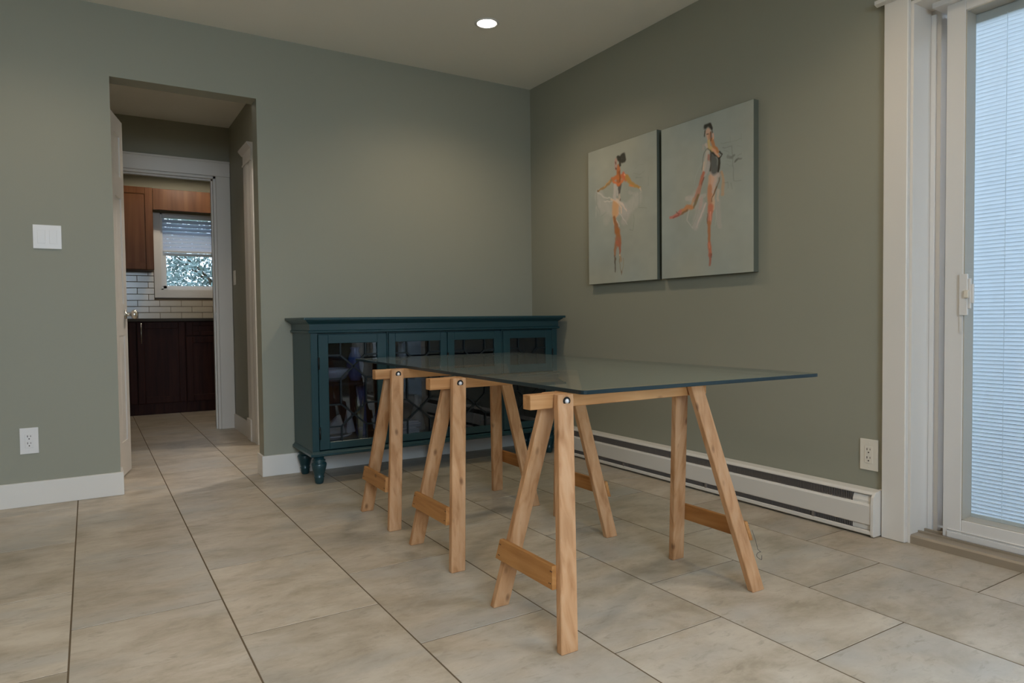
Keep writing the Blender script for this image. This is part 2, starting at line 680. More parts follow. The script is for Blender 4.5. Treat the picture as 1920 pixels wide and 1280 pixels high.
# ---- right wall with the patio door opening
PY0, PY1, PZ = -2.575, -4.45, 2.03
mb = MB()
mb.box(0, 0.2, PY0, 0.12, 0, CEIL).box(0, 0.2, -5.75, PY1, 0, CEIL).box(0, 0.2, PY1, PY0, PZ, CEIL)
struct('wall_right', mb, 'wall', 'sage green wall with the two canvases and the patio door')
struct('wall_left', MB().box(-4.75, -4.6, -5.75, 0, 0, CEIL), 'wall', 'sage green wall left of the camera')
RW = (-3.6, -1.6, 0.95, 2.15)
mb = MB()
mb.box(-4.6, RW[0], -5.75, -5.6, 0, CEIL).box(RW[1], 0, -5.75, -5.6, 0, CEIL)
mb.box(RW[0], RW[1], -5.75, -5.6, 0, RW[2]).box(RW[0], RW[1], -5.75, -5.6, RW[3], CEIL)
struct('wall_front', mb, 'wall', 'sage green wall behind the camera')
w2 = struct_root('window_2', 'white window behind the camera', (-2.6, -5.6, RW[2]))
mb = MB()
for a in (RW[0], -2.62, RW[1] - 0.05):
    mb.box(a, a + 0.05, -5.70, -5.65, RW[2], RW[3])
mb.box(RW[0], RW[1], -5.70, -5.65, RW[2], RW[2] + 0.05).box(RW[0], RW[1], -5.70, -5.65, RW[3] - 0.05, RW[3])
put('window_frame', mb, 'vinyl', w2)
mb = MB()
mb.box(RW[0] - .08, RW[0], -5.6, -5.585, RW[2] - .08, RW[3] + .08).box(RW[1], RW[1] + .08, -5.6, -5.585, RW[2] - .08, RW[3] + .08)
mb.box(RW[0], RW[1], -5.6, -5.585, RW[2] - .08, RW[2]).box(RW[0], RW[1], -5.6, -5.585, RW[3], RW[3] + .08)
put('casing', mb, 'trim', w2)
put('pane', MB().box(RW[0] + .05, RW[1] - .05, -5.677, -5.673, RW[2] + .05, RW[3] - .05), 'pane', w2)

# ---- hall behind the passage and kitchen beyond it
HX0, HX1, HY = -2.95, -1.62, 2.0
KY = 3.92
DOX0, DOX1, DOZ = -2.62, -1.73, 2.045
mb = MB()
mb.box(HX1, HX1 + 0.12, 0.12, .20, 0, CEIL).box(HX1, HX1 + 0.12, 1.06, HY, 0, CEIL).box(HX1, HX1 + .12, .20, 1.06, 2.0, CEIL)
struct('wall_hall_right', mb, 'wall', 'sage green side wall of the short hall')
struct('wall_hall_left', MB().box(HX0 - 0.12, HX0, 0.12, HY, 0, CEIL), 'wall', 'sage green hall wall behind the open door')
mb = MB()
mb.box(HX0 - .12, DOX0, HY, HY + 0.11, 0, CEIL).box(DOX1, HX1 + .12, HY, HY + 0.11, 0, CEIL)
mb.box(DOX0, DOX1, HY, HY + 0.11, DOZ, CEIL)
struct('wall_hall_end', mb, 'wall', 'green hall end wall over the kitchen doorway')
struct('wall_side_room', MB().box(-.12, 0, .12, HY, 0, CEIL), 'trim', 'far wall of the side room off the hall')
# cased doorway to the kitchen
t1 = struct_root('trim_1', 'white casing around the kitchen doorway', (-1.67, HY, 0))
put('side_casing', MB().box(DOX1, -1.622, HY - 0.02, HY, 0, DOZ), 'trim', t1, 0.004)
put('side_casing', MB().box(DOX0 - .115, DOX0, HY - 0.02, HY, 0, DOZ), 'trim', t1, 0.004)
mb = MB().box(DOX0 - .125, -1.622, HY - 0.022, HY, DOZ, 2.165)
mb.box(DOX0 - .13, -1.622, HY - 0.03, HY - 0.002, 2.152, 2.168)
put('head_casing', mb, 'trim', t1, 0.003)
mb = MB().box(DOX1 - 0.018, DOX1, HY, HY + 0.11, 0, DOZ).box(DOX0, DOX0 + 0.018, HY, HY + 0.11, 0, DOZ)
mb.box(DOX0, DOX1, HY, HY + .11, DOZ - 0.018, DOZ)
mb.box(DOX1 - 0.03, DOX1 - .018, HY + .04, HY + 0.075, 0, DOZ - .018).box(DOX0 + .018, DOX1 - .018, HY + .04, HY + .075, DOZ - .03, DOZ - .018)
put('jamb', mb, 'trim', t1)
put('strike_plate', MB().box(DOX1 - .0195, DOX1 - .0175, HY + .012, HY + .035, 0.87, 0.95), 'brass', t1)

# doorway casing on the right side of the hall
t2 = struct_root('trim_2', 'white door casing with a small crown on the hall side wall', (HX1, 1.2, 0))
mb = MB().prism([(HX1, 1.06), (HX1 - .013, 1.06), (HX1 - .020, 1.10), (HX1 - .013, 1.16), (HX1 - .022, 1.21), (HX1 - .018, 1.345), (HX1, 1.345)], 0.0, 2.0, 'z')
put('side_casing', mb, 'trim', t2)
mb = MB().box(HX1 - .026, HX1, 1.06, 1.35, 2.0, 2.012).box(HX1 - .02, HX1, 1.06, 1.345, 2.012, 2.085)
mb.prism([(HX1 - .02, 2.085), (HX1 - .045, 2.115), (HX1 - .045, 2.125), (HX1, 2.125), (HX1, 2.085)], 1.06, 1.385, 'y')
put('crown', mb, 'trim', t2)
put('plinth_block', MB().box(HX1 - .03, HX1, 1.22, 1.36, 0, 0.16), 'trim', t2, 0.003)
struct('baseboard_hall_right', MB().box(HX1 - .013, HX1, 1.36, HY - .02, 0, .118), 'trim', 'white baseboard in the hall')

# ---- baseboards of the room
BH = 0.116
mb = MB().box(-4.6, OX0 + .013, -0.013, 0, 0, BH).box(OX0, OX0 + .013, 0, 0.133, 0, BH)
struct('baseboard_left', mb, 'trim', 'white baseboard left of the passage', None, 0.0015)
mb = MB().box(OX1 - .013, -0.0, -0.013, 0, 0, BH).box(OX1 - .013, OX1, 0, 0.12, 0, BH)
struct('baseboard_right', mb, 'trim', 'white baseboard right of the passage and behind the sideboard', None, 0.0015)
struct('baseboard_front', MB().box(-4.6, 0, -5.6, -5.587, 0, BH).box(-4.6, -4.587, -5.587, -0.013, 0, BH), 'trim', 'white baseboard behind the camera')

# ---- open six-panel door in the hall, hinged at its left end
ang = math.atan2(.248, .058)
d1 = struct_root('door_1', 'white six-panel door standing open in the passage', (-2.551, 0.131, 0))
d1.rotation_euler = (0, 0, ang)
ORI[d1.name] = (0, 0, 0)
DW, DT = 0.50, 0.035
zs = [(0.20, 0.80), (0.98, 1.58), (1.70, 1.93)]
xs = [(0.075, 0.215), (0.285, 0.425)]
xedges = [0, .075, .215, .285, .425, DW]
mb = MB()
mb.box(0, .075, 0, DT, .012, 2.03).box(.215, .285, 0, DT, .012, 2.03).box(.425, DW, 0, DT, .012, 2.03)
for a, b in xs:
    mb.box(a, b, 0, DT, .012, .20).box(a, b, 0, DT, .80, .98).box(a, b, 0, DT, 1.58, 1.70).box(a, b, 0, DT, 1.93, 2.03)
put('door_leaf', mb, 'trim', d1)
for a, b in xs:
    for c, e in zs:
        mb = MB()
        mb.box(a, b, 0.007, DT - .007, c, e)
        f = 0.028
        # raised field with sloping edges on the side that faces the room
        p = [(a + .012, .007, c + .012), (b - .012, .007, c + .012), (b - .012, .007, e - .012), (a + .012, .007, e - .012),
             (a + .012 + f, .0025, c + .012 + f), (b - .012 - f, .0025, c + .012 + f), (b - .012 - f, .0025, e - .012 - f), (a + .012 + f, .0025, e - .012 - f)]
        mb.hexa(p)
        put('panel', mb, 'trim', d1)
mb = MB().lathe([(0.026, 0.0), (0.026, -0.006), (0.010, -0.008), (0.010, -0.030), (0.022, -0.036), (0.027, -0.048), (0.024, -0.060), (0.010, -0.066)], (DW - .055, 0, .92), 20, 'y')
mb.lathe([(0.026, DT), (0.026, DT + .006), (0.010, DT + .008), (0.010, DT + .030), (0.022, DT + .036), (0.027, DT + .048), (0.024, DT + .060), (0.010, DT + .066)], (DW - .055, 0, .92), 20, 'y')
put('door_knob', mb, 'brass', d1)

# ---- kitchen shell
KW = (-1.98, -1.42, 1.213, 2.0)
mb = MB()
mb.box(-3.3, KW[0], KY, KY + .15, 0, CEIL).box(KW[1], -0.5, KY, KY + .15, 0, CEIL)
mb.box(KW[0], KW[1], KY, KY + .15, 0, KW[2]).box(KW[0], KW[1], KY, KY + .15, KW[3], CEIL)
kwall = struct('wall_kitchen', mb, 'wall', 'kitchen wall with cream tiles around the window')
struct('wall_kitchen_left', MB().box(-3.42, -3.3, HY, KY + .15, 0, CEIL), 'wall', 'kitchen side wall')
struct('wall_kitchen_right', MB().box(-0.5, -0.38, HY, KY + .15, 0, CEIL), 'wall', 'kitchen side wall at right')
struct('wall_kitchen_near', MB().box(-3.42, HX0 - .12, HY, HY + .11, 0, CEIL).box(HX1 + .12, -0.38, HY, HY + .11, 0, CEIL), 'wall', 'kitchen wall backing the hall')
put('grout_bed', MB().box(-3.0, -2.046, KY - .006, KY, .9155, 1.42).box(-2.046, -0.9, KY - .006, KY, .9155, 1.13), 'subway_grout', kwall)
sub = {}
row = 0
z = 0.918
while z < 1.37:
    x = -3.0 + (0.1 if row % 2 else 0.0)
    while x < -1.0:
        xa, xb = x, x + 0.196
        za, zb = z, min(z + 0.0575, 1.388)
        lim = -2.05 if zb > 1.135 else -0.95
        if xa < lim - .02:
            xb = min(xb, lim)
            key = (round(xb - xa, 3), round(zb - za, 3))
            if key not in sub:
                sub[key] = MB().box(0, xb - xa, -.006, 0, 0, zb - za).mesh('tile', 'subway', 0.0015)
            link('tile', sub[key], kwall, (xa, KY - .0055, za))
        x += 0.2
    z += 0.0625
    row += 1

# kitchen window
kw = struct_root('window_1', 'white framed kitchen window over the counter', (-1.7, KY, KW[2]))
mb = MB()
mb.box(-2.046, KW[0], KY - .02, KY, 1.13, 2.0).box(KW[1], KW[1] + .066, KY - .02, KY, 1.13, 2.0)
mb.box(-2.046, KW[1] + .066, KY - .021, KY, 1.13, KW[2])
put('casing', mb, 'trim', kw, 0.002)
mb = MB()
mb.box(KW[0], KW[0] + .02, KY, KY + .10, KW[2], KW[3]).box(KW[1] - .02, KW[1], KY, KY + .10, KW[2], KW[3]).box(KW[0], KW[1], KY, KY + .1, KW[2], KW[2] + .012)
mb.box(KW[0], KW[1], KY, KY + .1, KW[3] - .012, KW[3])
put('jamb', mb, 'vinyl', kw)
mb = MB()
mb.box(KW[0] + .02, KW[0] + .055, KY + .06, KY + .095, KW[2] + .012, 1.60).box(KW[1] - .045, KW[1] - .02, KY + .06, KY + .095, KW[2] + .012, 1.60)
mb.box(KW[0] + .02, KW[1] - .02, KY + .06, KY + .095, KW[2] + .012, KW[2] + .045).box(KW[0] + .02, KW[1] - .02, KY + .055, KY + .095, 1.572, 1.60)
put('lower_sash', mb, 'vinyl', kw, 0.002)
mb = MB()
mb.box(KW[0] + .02, KW[0] + .05, KY + .09, KY + .115, 1.60, 1.988).box(KW[1] - .05, KW[1] - .02, KY + .09, KY + .115, 1.60, 1.988).box(KW[0] + .05, KW[1] - .05, KY + .09, KY + .115, 1.96, 1.988)
put('upper_sash', mb, 'vinyl', kw)
put('pane', MB().box(KW[0] + .05, KW[1] - .04, KY + .078, KY + .082, KW[2] + .04, 1.58), 'pane', kw)
put('pane', MB().box(KW[0] + .05, KW[1] - .05, KY + .10, KY + .104, 1.60, 1.965), 'pane', kw)
kb = thing('window_blind', 'pale grey horizontal slat blind half lowered in the kitchen window', 'blind', (-1.7, KY + .03, 1.60))
put('headrail', MB().box(KW[0] + .022, KW[1] - .022, KY + .004, KY + .052, 1.955, 1.987), 'vinyl', kb, 0.002)
sl = None
for i in range(8):
    zc = 1.640 + 0.0405 * i
    if sl is None:
        q = MB()
        c, s = math.cos(math.radians(57)) * .023, math.sin(math.radians(57)) * .023
        q.hexa([(-.256, -c, -s), (.256, -c, -s), (.256, c, s), (-.256, c, s), (-.256, -c - .0012, -s + .002), (.256, -c - .0012, -s + .002), (.256, c - .0012, s + .002), (-.256, c - .0012, s + .002)])
        sl = q.mesh('slat', 'slat_k')
    link('slat', sl, kb, (0, 0, zc - 1.60))
put('bottom_rail', MB().box(KW[0] + .024, KW[1] - .024, KY + .012, KY + .048, 1.603, 1.620), 'vinyl', kb, 0.002)

# ---- patio door (right wall)
pd = struct_root('door_2', 'white sliding glass patio door in a white frame', (0.1, -3.5, 0))
mb = MB()
mb.box(0, 0.13, PY0 - .012, PY0, 0, PZ).box(0, .13, PY1, PY1 + .012, 0, PZ).box(0, .13, PY1 + .012, PY0 - .012, PZ - .012, PZ)
put('jamb_lining', mb, 'trim', pd)
mb = MB()
mb.box(.13, .205, PY0 - .045, PY0, .03, PZ).box(.13, .205, PY1, PY1 + .045, .03, PZ).box(.06, .205, PY1 + .045, PY0 - .045, PZ - .03, PZ)
mb.box(.120, .132, PY0 - .030, PY0 - .012, .033, PZ - .03)
put('door_frame', mb, 'vinyl', pd, 0.002)
mb = MB()
mb.prism([(0.0, 0.0), (0.0, .026), (.006, .033), (.055, .033), (.055, .040), (.062, .040), (.062, .030), (.10, .030), (.10, .040), (.108, .040), (.108, .030), (.155, .030),
          (.155, .040), (.163, .040), (.163, .030), (.23, .024), (.23, 0.0)], PY1 + .012, PY0 - .012, 'y')
put('threshold', mb, 'sill', pd)


def door_panel(name, y0, y1, x0, x1, z0, z1, side, bot, top):
    """y0 > y1"""
    mb = MB()
    mb.box(x0, x1, y0 - side, y0, z0, z1).box(x0, x1, y1, y1 + side, z0, z1)
    mb.box(x0, x1, y1 + side, y0 - side, z0, z0 + bot).box(x0, x1, y1 + side, y0 - side, z1 - top, z1)
    return put(name, mb, 'vinyl', pd, 0.0025)


sp = door_panel('sliding_panel', -2.662, -3.60, .082, .150, .034, 2.0, .064, .075, .04)
mb = MB().box(.076, .082, -3.58, -2.68, .036, .058).box(.077, .082, -3.58, -2.68, .064, .068)
put('bottom_rib', mb, 'vinyl', sp, 0.001)
# inner glazing stop, the return's shade put into its tan colour
mb = MB()
mb.box(.084, .150, -2.730, -2.7262, .109, 1.96).box(.084, .150, -3.536, -2.7262, .109, .1115).box(.084, .150, -3.536, -2.7262, 1.9565, 1.96)
put('shaded_glazing_stop', mb, 'vinyl_shaded', sp)
put('pane', MB().box(.144, .148, -3.54, -2.722, .105, 1.965), 'pane', sp)
fp = door_panel('fixed_panel', -3.50, PY1 + .045, .160, .203, .034, 2.0, .06, .075, .04)
put('pane', MB().box(.178, .182, PY1 + .10, -3.555, .105, 1.965), 'pane', fp)
scr = put('screen_panel', MB().box(.168, .182, -2.660, -2.622, .045, 1.99).box(.168, .182, -3.49, -3.45, .045, 1.99).box(.168, .182, -3.45, -2.66, .045, .10).box(.168, .182, -3.45, -2.66, 1.93, 1.99), 'vinyl', pd)
put('screen_mesh', MB().box(.2062, .2072, -3.48, -2.60, .04, 2.0), 'screen', scr)
# stepped latch handle on the stile
mb = MB()
mb.box(.072, .082, -2.745, -2.716, .862, 1.012)
mb.box(.074, .082, -2.755, -2.745, .885, .995).box(.074, .082, -2.764, -2.755, .905, .975)
hd = put('door_handle', mb, 'vinyl', sp, 0.002)
hd['label'] = 'stepped ivory latch handle'
put('latch_lever', MB().box(.062, .0735, -2.752, -2.736, .925, .953), 'plate_warm', hd, 0.002)
put('keeper_strip', MB().box(.078, .082, -2.726, -2.716, .80, .862), 'vinyl', sp)
# tiny horizontal blind hanging behind the sliding panel's glass
bl = thing('window_blind', 'white narrow-slat blind lowered behind the sliding patio door glass', 'blind', (.158, -3.13, .115))
put('headrail', MB().box(.1505, .1665, -3.54, -2.722, 1.925, 1.955), 'vinyl', bl)
q = MB()
a = math.radians(63)
c, s = math.cos(a) * .0075, math.sin(a) * .0075
q.hexa([(-c, -.409, s), (c, -.409, -s), (c, .409, -s), (-c, .409, s), (-c + .0003, -.409, s + .0004), (c + .0003, -.409, -s + .0004), (c + .0003, .409, -s + .0004), (-c + .0003, .409, s + .0004)])
sl2 = q.mesh('slat', 'slat')
NS = 128
for i in range(NS):
    link('slat', sl2, bl, (0, -.003, .012 + 1.79 * i / (NS - 1)))
put('bottom_rail', MB().box(.151, .166, -3.54, -2.722, .112, .124), 'vinyl', bl)
for yy in (-2.83, -3.13, -3.43):
    put('ladder_cord', MB().box(.1502, .1506, yy - .0008, yy + .0008, .12, 1.93), 'slat', bl)

# casing of the patio door
t3 = struct_root('trim_3', 'white casing around the patio door', (0, -2.53, 0))
mb = MB().box(-.022, 0, -2.578, -2.487, 0, 2.05)
put('side_casing', mb, 'trim', t3, 0.003)
put('side_casing', MB().box(-.022, 0, -4.545, -4.447, 0, 2.05), 'trim', t3, 0.003)
mb = MB().box(-.024, 0, -4.55, -2.485, 2.05, 2.20)
mb.prism([(-.022, 2.046), (-.040, 2.052), (-.040, 2.066), (-.022, 2.072)], -4.575, -2.460, 'y')
mb.prism([(0, 2.2), (-.024, 2.2), (-.055, 2.235), (-.055, 2.245), (0, 2.245)], -4.59, -2.445, 'y')
put('head_casing', mb, 'trim', t3)

# ================================================================== SIDEBOARD
sbx = thing('sideboard', 'long dark teal sideboard with four glass lattice doors and turned feet', 'sideboard', (-0.85, -0.20, 0))
BX0, BX1, FY, BZ0, BZ1 = -1.645, -0.062, -0.362, 0.178, 0.818
mb = MB()
mb.box(BX0, BX0 + .02, FY, -.012, BZ0, BZ1).box(BX1 - .02, BX1, FY, -.012, BZ0, BZ1)       # sides
mb.box(BX0 + .02, BX1 - .02, FY + .004, -.012, BZ0, BZ0 + .022).box(BX0 + .02, BX1 - .02, FY + .004, -.012, BZ1 - .025, BZ1)
mb.box(BX0, -1.608, FY - .018, FY, BZ0, BZ1).box(-.098, BX1, FY - .018, FY, BZ0, BZ1)      # corner stiles
mb.box(-1.221, -1.215, FY - .018, FY, BZ0, BZ1)
mb.box(-.478, -.470, FY - .018, FY, BZ0, BZ1).box(-.851, -.846, FY - .0, FY + .02, BZ0, BZ1)
put('carcass', mb, 'teal', sbx, 0.0015)
put('back_panel', MB().box(BX0 + .02, BX1 - .02, -.02, -.013, BZ0 + .022, BZ1 - .025), 'teal_dark', sbx)
put('divider', MB().box(-.856, -.840, FY + .02, -.02, BZ0 + .022, BZ1 - .025), 'teal_dark', sbx)
put('shelf', MB().box(BX0 + .02, -.856, FY + .045, -.02, .512, .527), 'teal_dark', sbx)
put('shelf', MB().box(-.840, BX1 - .02, FY + .045, -.02, .512, .527), 'teal_dark', sbx)
TB = -.006                                                                                  # back of the top
mb = MB().box(-1.686, -.018, -.418, TB, .874, .888)
put('top', mb, 'teal', sbx, 0.003, 2)


def ringbox(mb, prof):
    """frieze and crown: outline (overhang, z) swept along left, front and right"""
    for (o0, z0), (o1, z1) in zip(prof[:-1], prof[1:]):
        mb.hexa([(BX0 - o0, FY - .018 - o0, z0), (BX1 + o0, FY - .018 - o0, z0), (BX1 + o0, TB - .004, z0), (BX0 - o0, TB - .004, z0),
                 (BX0 - o1, FY - .018 - o1, z1), (BX1 + o1, FY - .018 - o1, z1), (BX1 + o1, TB - .004, z1), (BX0 - o1, TB - .004, z1)])


mb = MB()
ringbox(mb, [(.004, .804), (.012, .807), (.013, .817), (.006, .8205)])
put('bead_moulding', mb, 'teal', sbx)
mb = MB()
ringbox(mb, [(.006, .8205), (.006, .853)])
put('frieze', mb, 'teal', sbx)
mb = MB()
ringbox(mb, [(.007, .853), (.012, .856), (.017, .861), (.027, .868), (.030, .874)])
put('crown_moulding', mb, 'teal', sbx)
mb = MB()
ringbox(mb, [(.003, .150), (.012, .154), (.012, .166), (.004, .172), (.0, .178)])
put('base_moulding', mb, 'teal', sbx)
foot = [(.016, 0.0), (.021, .004), (.024, .018), (.025, .032), (.028, .038), (.024, .042), (.030, .060), (.038, .088), (.041, .104), (.037, .112), (.030, .116), (.034, .122), (.034, .128), (.026, .132), (.029, .150)]
for fx, fy in ((-1.602, -.340), (-1.602, -.060), (-.105, -.340), (-.105, -.060)):
    put('turned_foot', MB().lathe(foot, (fx, fy, 0), 28), 'teal', sbx)
put('centre_foot', MB().lathe(foot, (-.85, -.20, 0), 24), 'teal', sbx)

DZ0, DZ1, DF0, DF1 = .184, .797, FY - .020, FY - .002
GZ0, GZ1 = .224, .749
doors = [(-1.605, -1.224, -1.552, -1.279, 'L'), (-1.212, -.850, -1.172, -.893, 'R'), (-.846, -.481, -.802, -.530, 'L'), (-.467, -.101, -.418, -.150, 'R')]
for a, b, g0, g1, hs in doors:
    mb = MB()
    mb.box(a, g0, DF0, DF1, DZ0, DZ1).box(g1, b, DF0, DF1, DZ0, DZ1)
    mb.box(g0, g1, DF0, DF1, DZ0, GZ0).box(g0, g1, DF0, DF1, GZ1, DZ1)
    dr = put('door', mb, 'teal', sbx, 0.002)
    put('glass_pane', MB().box(g0 - .004, g1 + .004, DF1 - .007, DF1 - .004, GZ0 - .004, GZ1 + .004), 'cab_glass', dr)
    xc = (g0 + g1) / 2
    xl, xr = xc - .070, xc + .070
    w = .0042

    def bar(p, q):
        dx, dz = q[0] - p[0], q[1] - p[1]
        L = math.hypot(dx, dz)
        nx, nz = -dz / L * w, dx / L * w
        return MB().hexa([(p[0] - nx, DF0 + .003, p[1] - nz), (q[0] - nx, DF0 + .003, q[1] - nz), (q[0] - nx, DF1 - .008, q[1] - nz), (p[0] - nx, DF1 - .008, p[1] - nz),
                          (p[0] + nx, DF0 + .003, p[1] + nz), (q[0] + nx, DF0 + .003, q[1] + nz), (q[0] + nx, DF1 - .008, q[1] + nz), (p[0] + nx, DF1 - .008, p[1] + nz)])
    zl0, zl1, zu0, zu1 = .302, .420, .560, .685
    segs = []
    for X in (xl, xr):
        segs += [((X, GZ0), (X, zl0)), ((X, zl1), (X, zu0)), ((X, zu1), (X, GZ1))]
    for z0, z1 in ((zl0, zl1), (zu0, zu1)):
        segs += [((xl, z0), (xr, z1)), ((xl, z1), (xr, z0))]
        for zz in (z0, z1):
            segs += [((g0, zz), (xl, zz)), ((xr, zz), (g1, zz))]
    for p, q in segs:
        put('glazing_bar', bar(p, q), 'bar_black', dr)
    hx = a - .0005 if hs == 'L' else b + .0005
    for zz in (.275, .645):
        put('hinge', MB().cyl((hx, DF0 - .004, zz - .032), (hx, DF0 - .004, zz + .032), .0048, n=10).box(hx - .004, hx + .004, DF0 - .002, DF0 + .002, zz - .03, zz + .03), 'hinge', dr)
    kx = (b - .020) if hs == 'L' else (a + .020)

# things kept in the sideboard
T = .527
B0 = BZ0 + .022
o = put('bowl', MB().lathe([(.035, 0), (.07, .02), (.09, .05), (.095, .075), (.088, .075), (.08, .05), (.05, .018)], (-1.47, -.19, T), 28), 'porcelain')
tag(o, 'pale round bowl on the upper shelf behind the leftmost glass door', 'bowl')
o = put('vase', MB().lathe([(.03, 0), (.04, .03), (.05, .09), (.035, .14), (.022, .17), (.03, .19), (.026, .19), (.018, .17)], (-1.335, -.17, T), 24), 'blue_glaze')
tag(o, 'small blue vase on the upper shelf behind the leftmost glass door', 'vase')
o = put('serving_dish', MB().lathe([(.05, 0), (.075, .01), (.11, .03), (.115, .036), (.10, .036), (.06, .012)], (-1.49, -.20, B0), 28), 'porcelain')
tag(o, 'wide white serving dish on the sideboard bottom behind the leftmost door', 'dish')
pl = MB()
for i in range(5):
    pl.lathe([(.05, .006 * i), (.08, .006 * i + .004), (.082, .006 * i + .006), (.05, .006 * i + .004)], (-1.49, -.20, B0 + .037), 24)
o = thing('plate_stack', 'leaning cream napkin folded over the serving dish behind the leftmost door', 'napkin', (-1.49, -.20, B0 + .037))
o.name = 'napkin'
ORI['napkin'] = (-1.49, -.20, B0 + .037)
put('fold', MB().hexa([(-1.555, -.26, B0 + .04), (-1.42, -.25, B0 + .04), (-1.42, -.15, B0 + .04), (-1.555, -.15, B0 + .04), (-1.465, -.22, B0 + .135), (-1.44, -.22, B0 + .145), (-1.44, -.20, B0 + .145), (-1.465, -.20, B0 + .135)]), 'stoneware', o, .006)
put('fold', MB().hexa([(-1.42, -.27, B0 + .04), (-1.36, -.24, B0 + .04), (-1.36, -.17, B0 + .04), (-1.42, -.17, B0 + .04), (-1.405, -.23, B0 + .17), (-1.385, -.23, B0 + .165), (-1.385, -.21, B0 + .165), (-1.405, -.21, B0 + .17)]), 'porcelain', o, .006)
pl.bm.free()
o = thing('dried_grass', 'tied bundle of pale green dried grass standing behind the leftmost door', 'dried grass', (-1.335, -.24, B0))
mb = MB()
rr = random.Random(3)
for i in range(46):
    aa = rr.random() * 6.28
    r0, r1 = .004 + .006 * rr.random(), .010 + .022 * rr.random()
    h = .17 + .07 * rr.random()
    mb.cyl((-1.335 + r0 * math.cos(aa), -.24 + r0 * math.sin(aa), B0), (-1.335 + r1 * math.cos(aa), -.24 + r1 * math.sin(aa), B0 + h), .0022, .0006, n=4)
s = put('stalks', mb, 'straw', o)
s['kind'] = 'stuff'
put('tie', MB().lathe([(.013, .05), (.015, .055), (.015, .065), (.013, .07)], (-1.335, -.24, B0), 14), 'stoneware', o)
o = put('vase', MB().lathe([(.032, 0), (.036, .02), (.03, .10), (.026, .22), (.034, .29), (.030, .29), (.022, .22)], (-1.285, -.12, B0), 24), 'blue_glaze')
tag(o, 'tall slim blue vase behind the dried grass in the sideboard', 'vase')
o = put('jug', MB().lathe([(.05, 0), (.065, .03), (.06, .09), (.035, .15), (.03, .18), (.04, .20), (.034, .20), (.026, .17)], (-1.14, -.10, B0), 24), 'blue_glaze')
tag(o, 'pale blue jug at the left behind the second glass door', 'jug')
mb = MB()
rr = random.Random(5)
for i in range(7):
    x0_ = -1.075 + .03 * rr.random()
    y0_ = -.325 + .02 * rr.random()
    z0_ = B0 + .012 * i
    mb.hexa([(x0_ - .055, y0_, z0_), (x0_ + .055, y0_, z0_), (x0_ + .05, y0_ + .12, z0_), (x0_ - .05, y0_ + .12, z0_),
             (x0_ - .05, y0_ + .01, z0_ + .013), (x0_ + .05, y0_, z0_ + .013), (x0_ + .052, y0_ + .12, z0_ + .012), (x0_ - .048, y0_ + .12, z0_ + .012)])
o = put('cloth_pile', mb, 'porcelain', None, .004)
tag(o, 'low pile of folded white cloths behind the second glass door', 'cloth')
o = put('decanter', MB().lathe([(.05, 0), (.052, .012), (.044, .06), (.018, .15), (.011, .19), (.014, .21), (.010, .212)], (-.935, -.12, B0), 24), 'stoneware')
tag(o, 'cone-shaped beige stoneware decanter behind the second glass door', 'decanter')
o = put('bottle', MB().lathe([(.034, 0), (.036, .01), (.036, .12), (.014, .16), (.013, .20), (.016, .205)], (-1.02, -.10, T), 22), 'stoneware')
tag(o, 'pale bottle on the upper shelf behind the second glass door', 'bottle')
o = thing('cooking_pot', 'black lidded cooking pot behind the third glass door', 'pot', (-.66, -.19, B0))
put('pot_body', MB().lathe([(.10, 0), (.115, .01), (.12, .14), (.125, .145), (.12, .15)], (-.66, -.19, B0), 32), 'dark_pot', o)
put('lid', MB().lathe([(.128, .15), (.128, .156), (.08, .172), (.03, .178), (.012, .18), (.012, .19), (.02, .195), (.02, .205), (.008, .21)], (-.66, -.19, B0), 32), 'dark_pot', o)
put('handle', MB().box(-.80, -.775, -.215, -.165, B0 + .115, B0 + .13).box(-.545, -.52, -.215, -.165, B0 + .115, B0 + .13), 'dark_pot', o, .003)
put('tag', MB().box(-.735, -.727, -.315, -.312, B0 + .055, B0 + .095), 'porcelain', o)
for i, (gx, gy) in enumerate(((-.36, -.27), (-.285, -.22), (-.215, -.28))):
    o = put('wine_glass', MB().lathe([(.030, 0), (.030, .002), (.004, .006), (.003, .07), (.010, .078), (.032, .105), (.035, .13), (.028, .165), (.027, .165), (.033, .13), (.030, .107), (.008, .082)], (gx, gy, B0), 22), 'clear')
    tag(o, ('clear wine glass nearest the left side behind the rightmost sideboard door', 'clear wine glass in the middle behind the rightmost sideboard door',
            'clear wine glass nearest the right side behind the rightmost sideboard door')[i], 'glass', 'wine glasses in the sideboard')

# ================================================================== SAWHORSES
HZ = .655


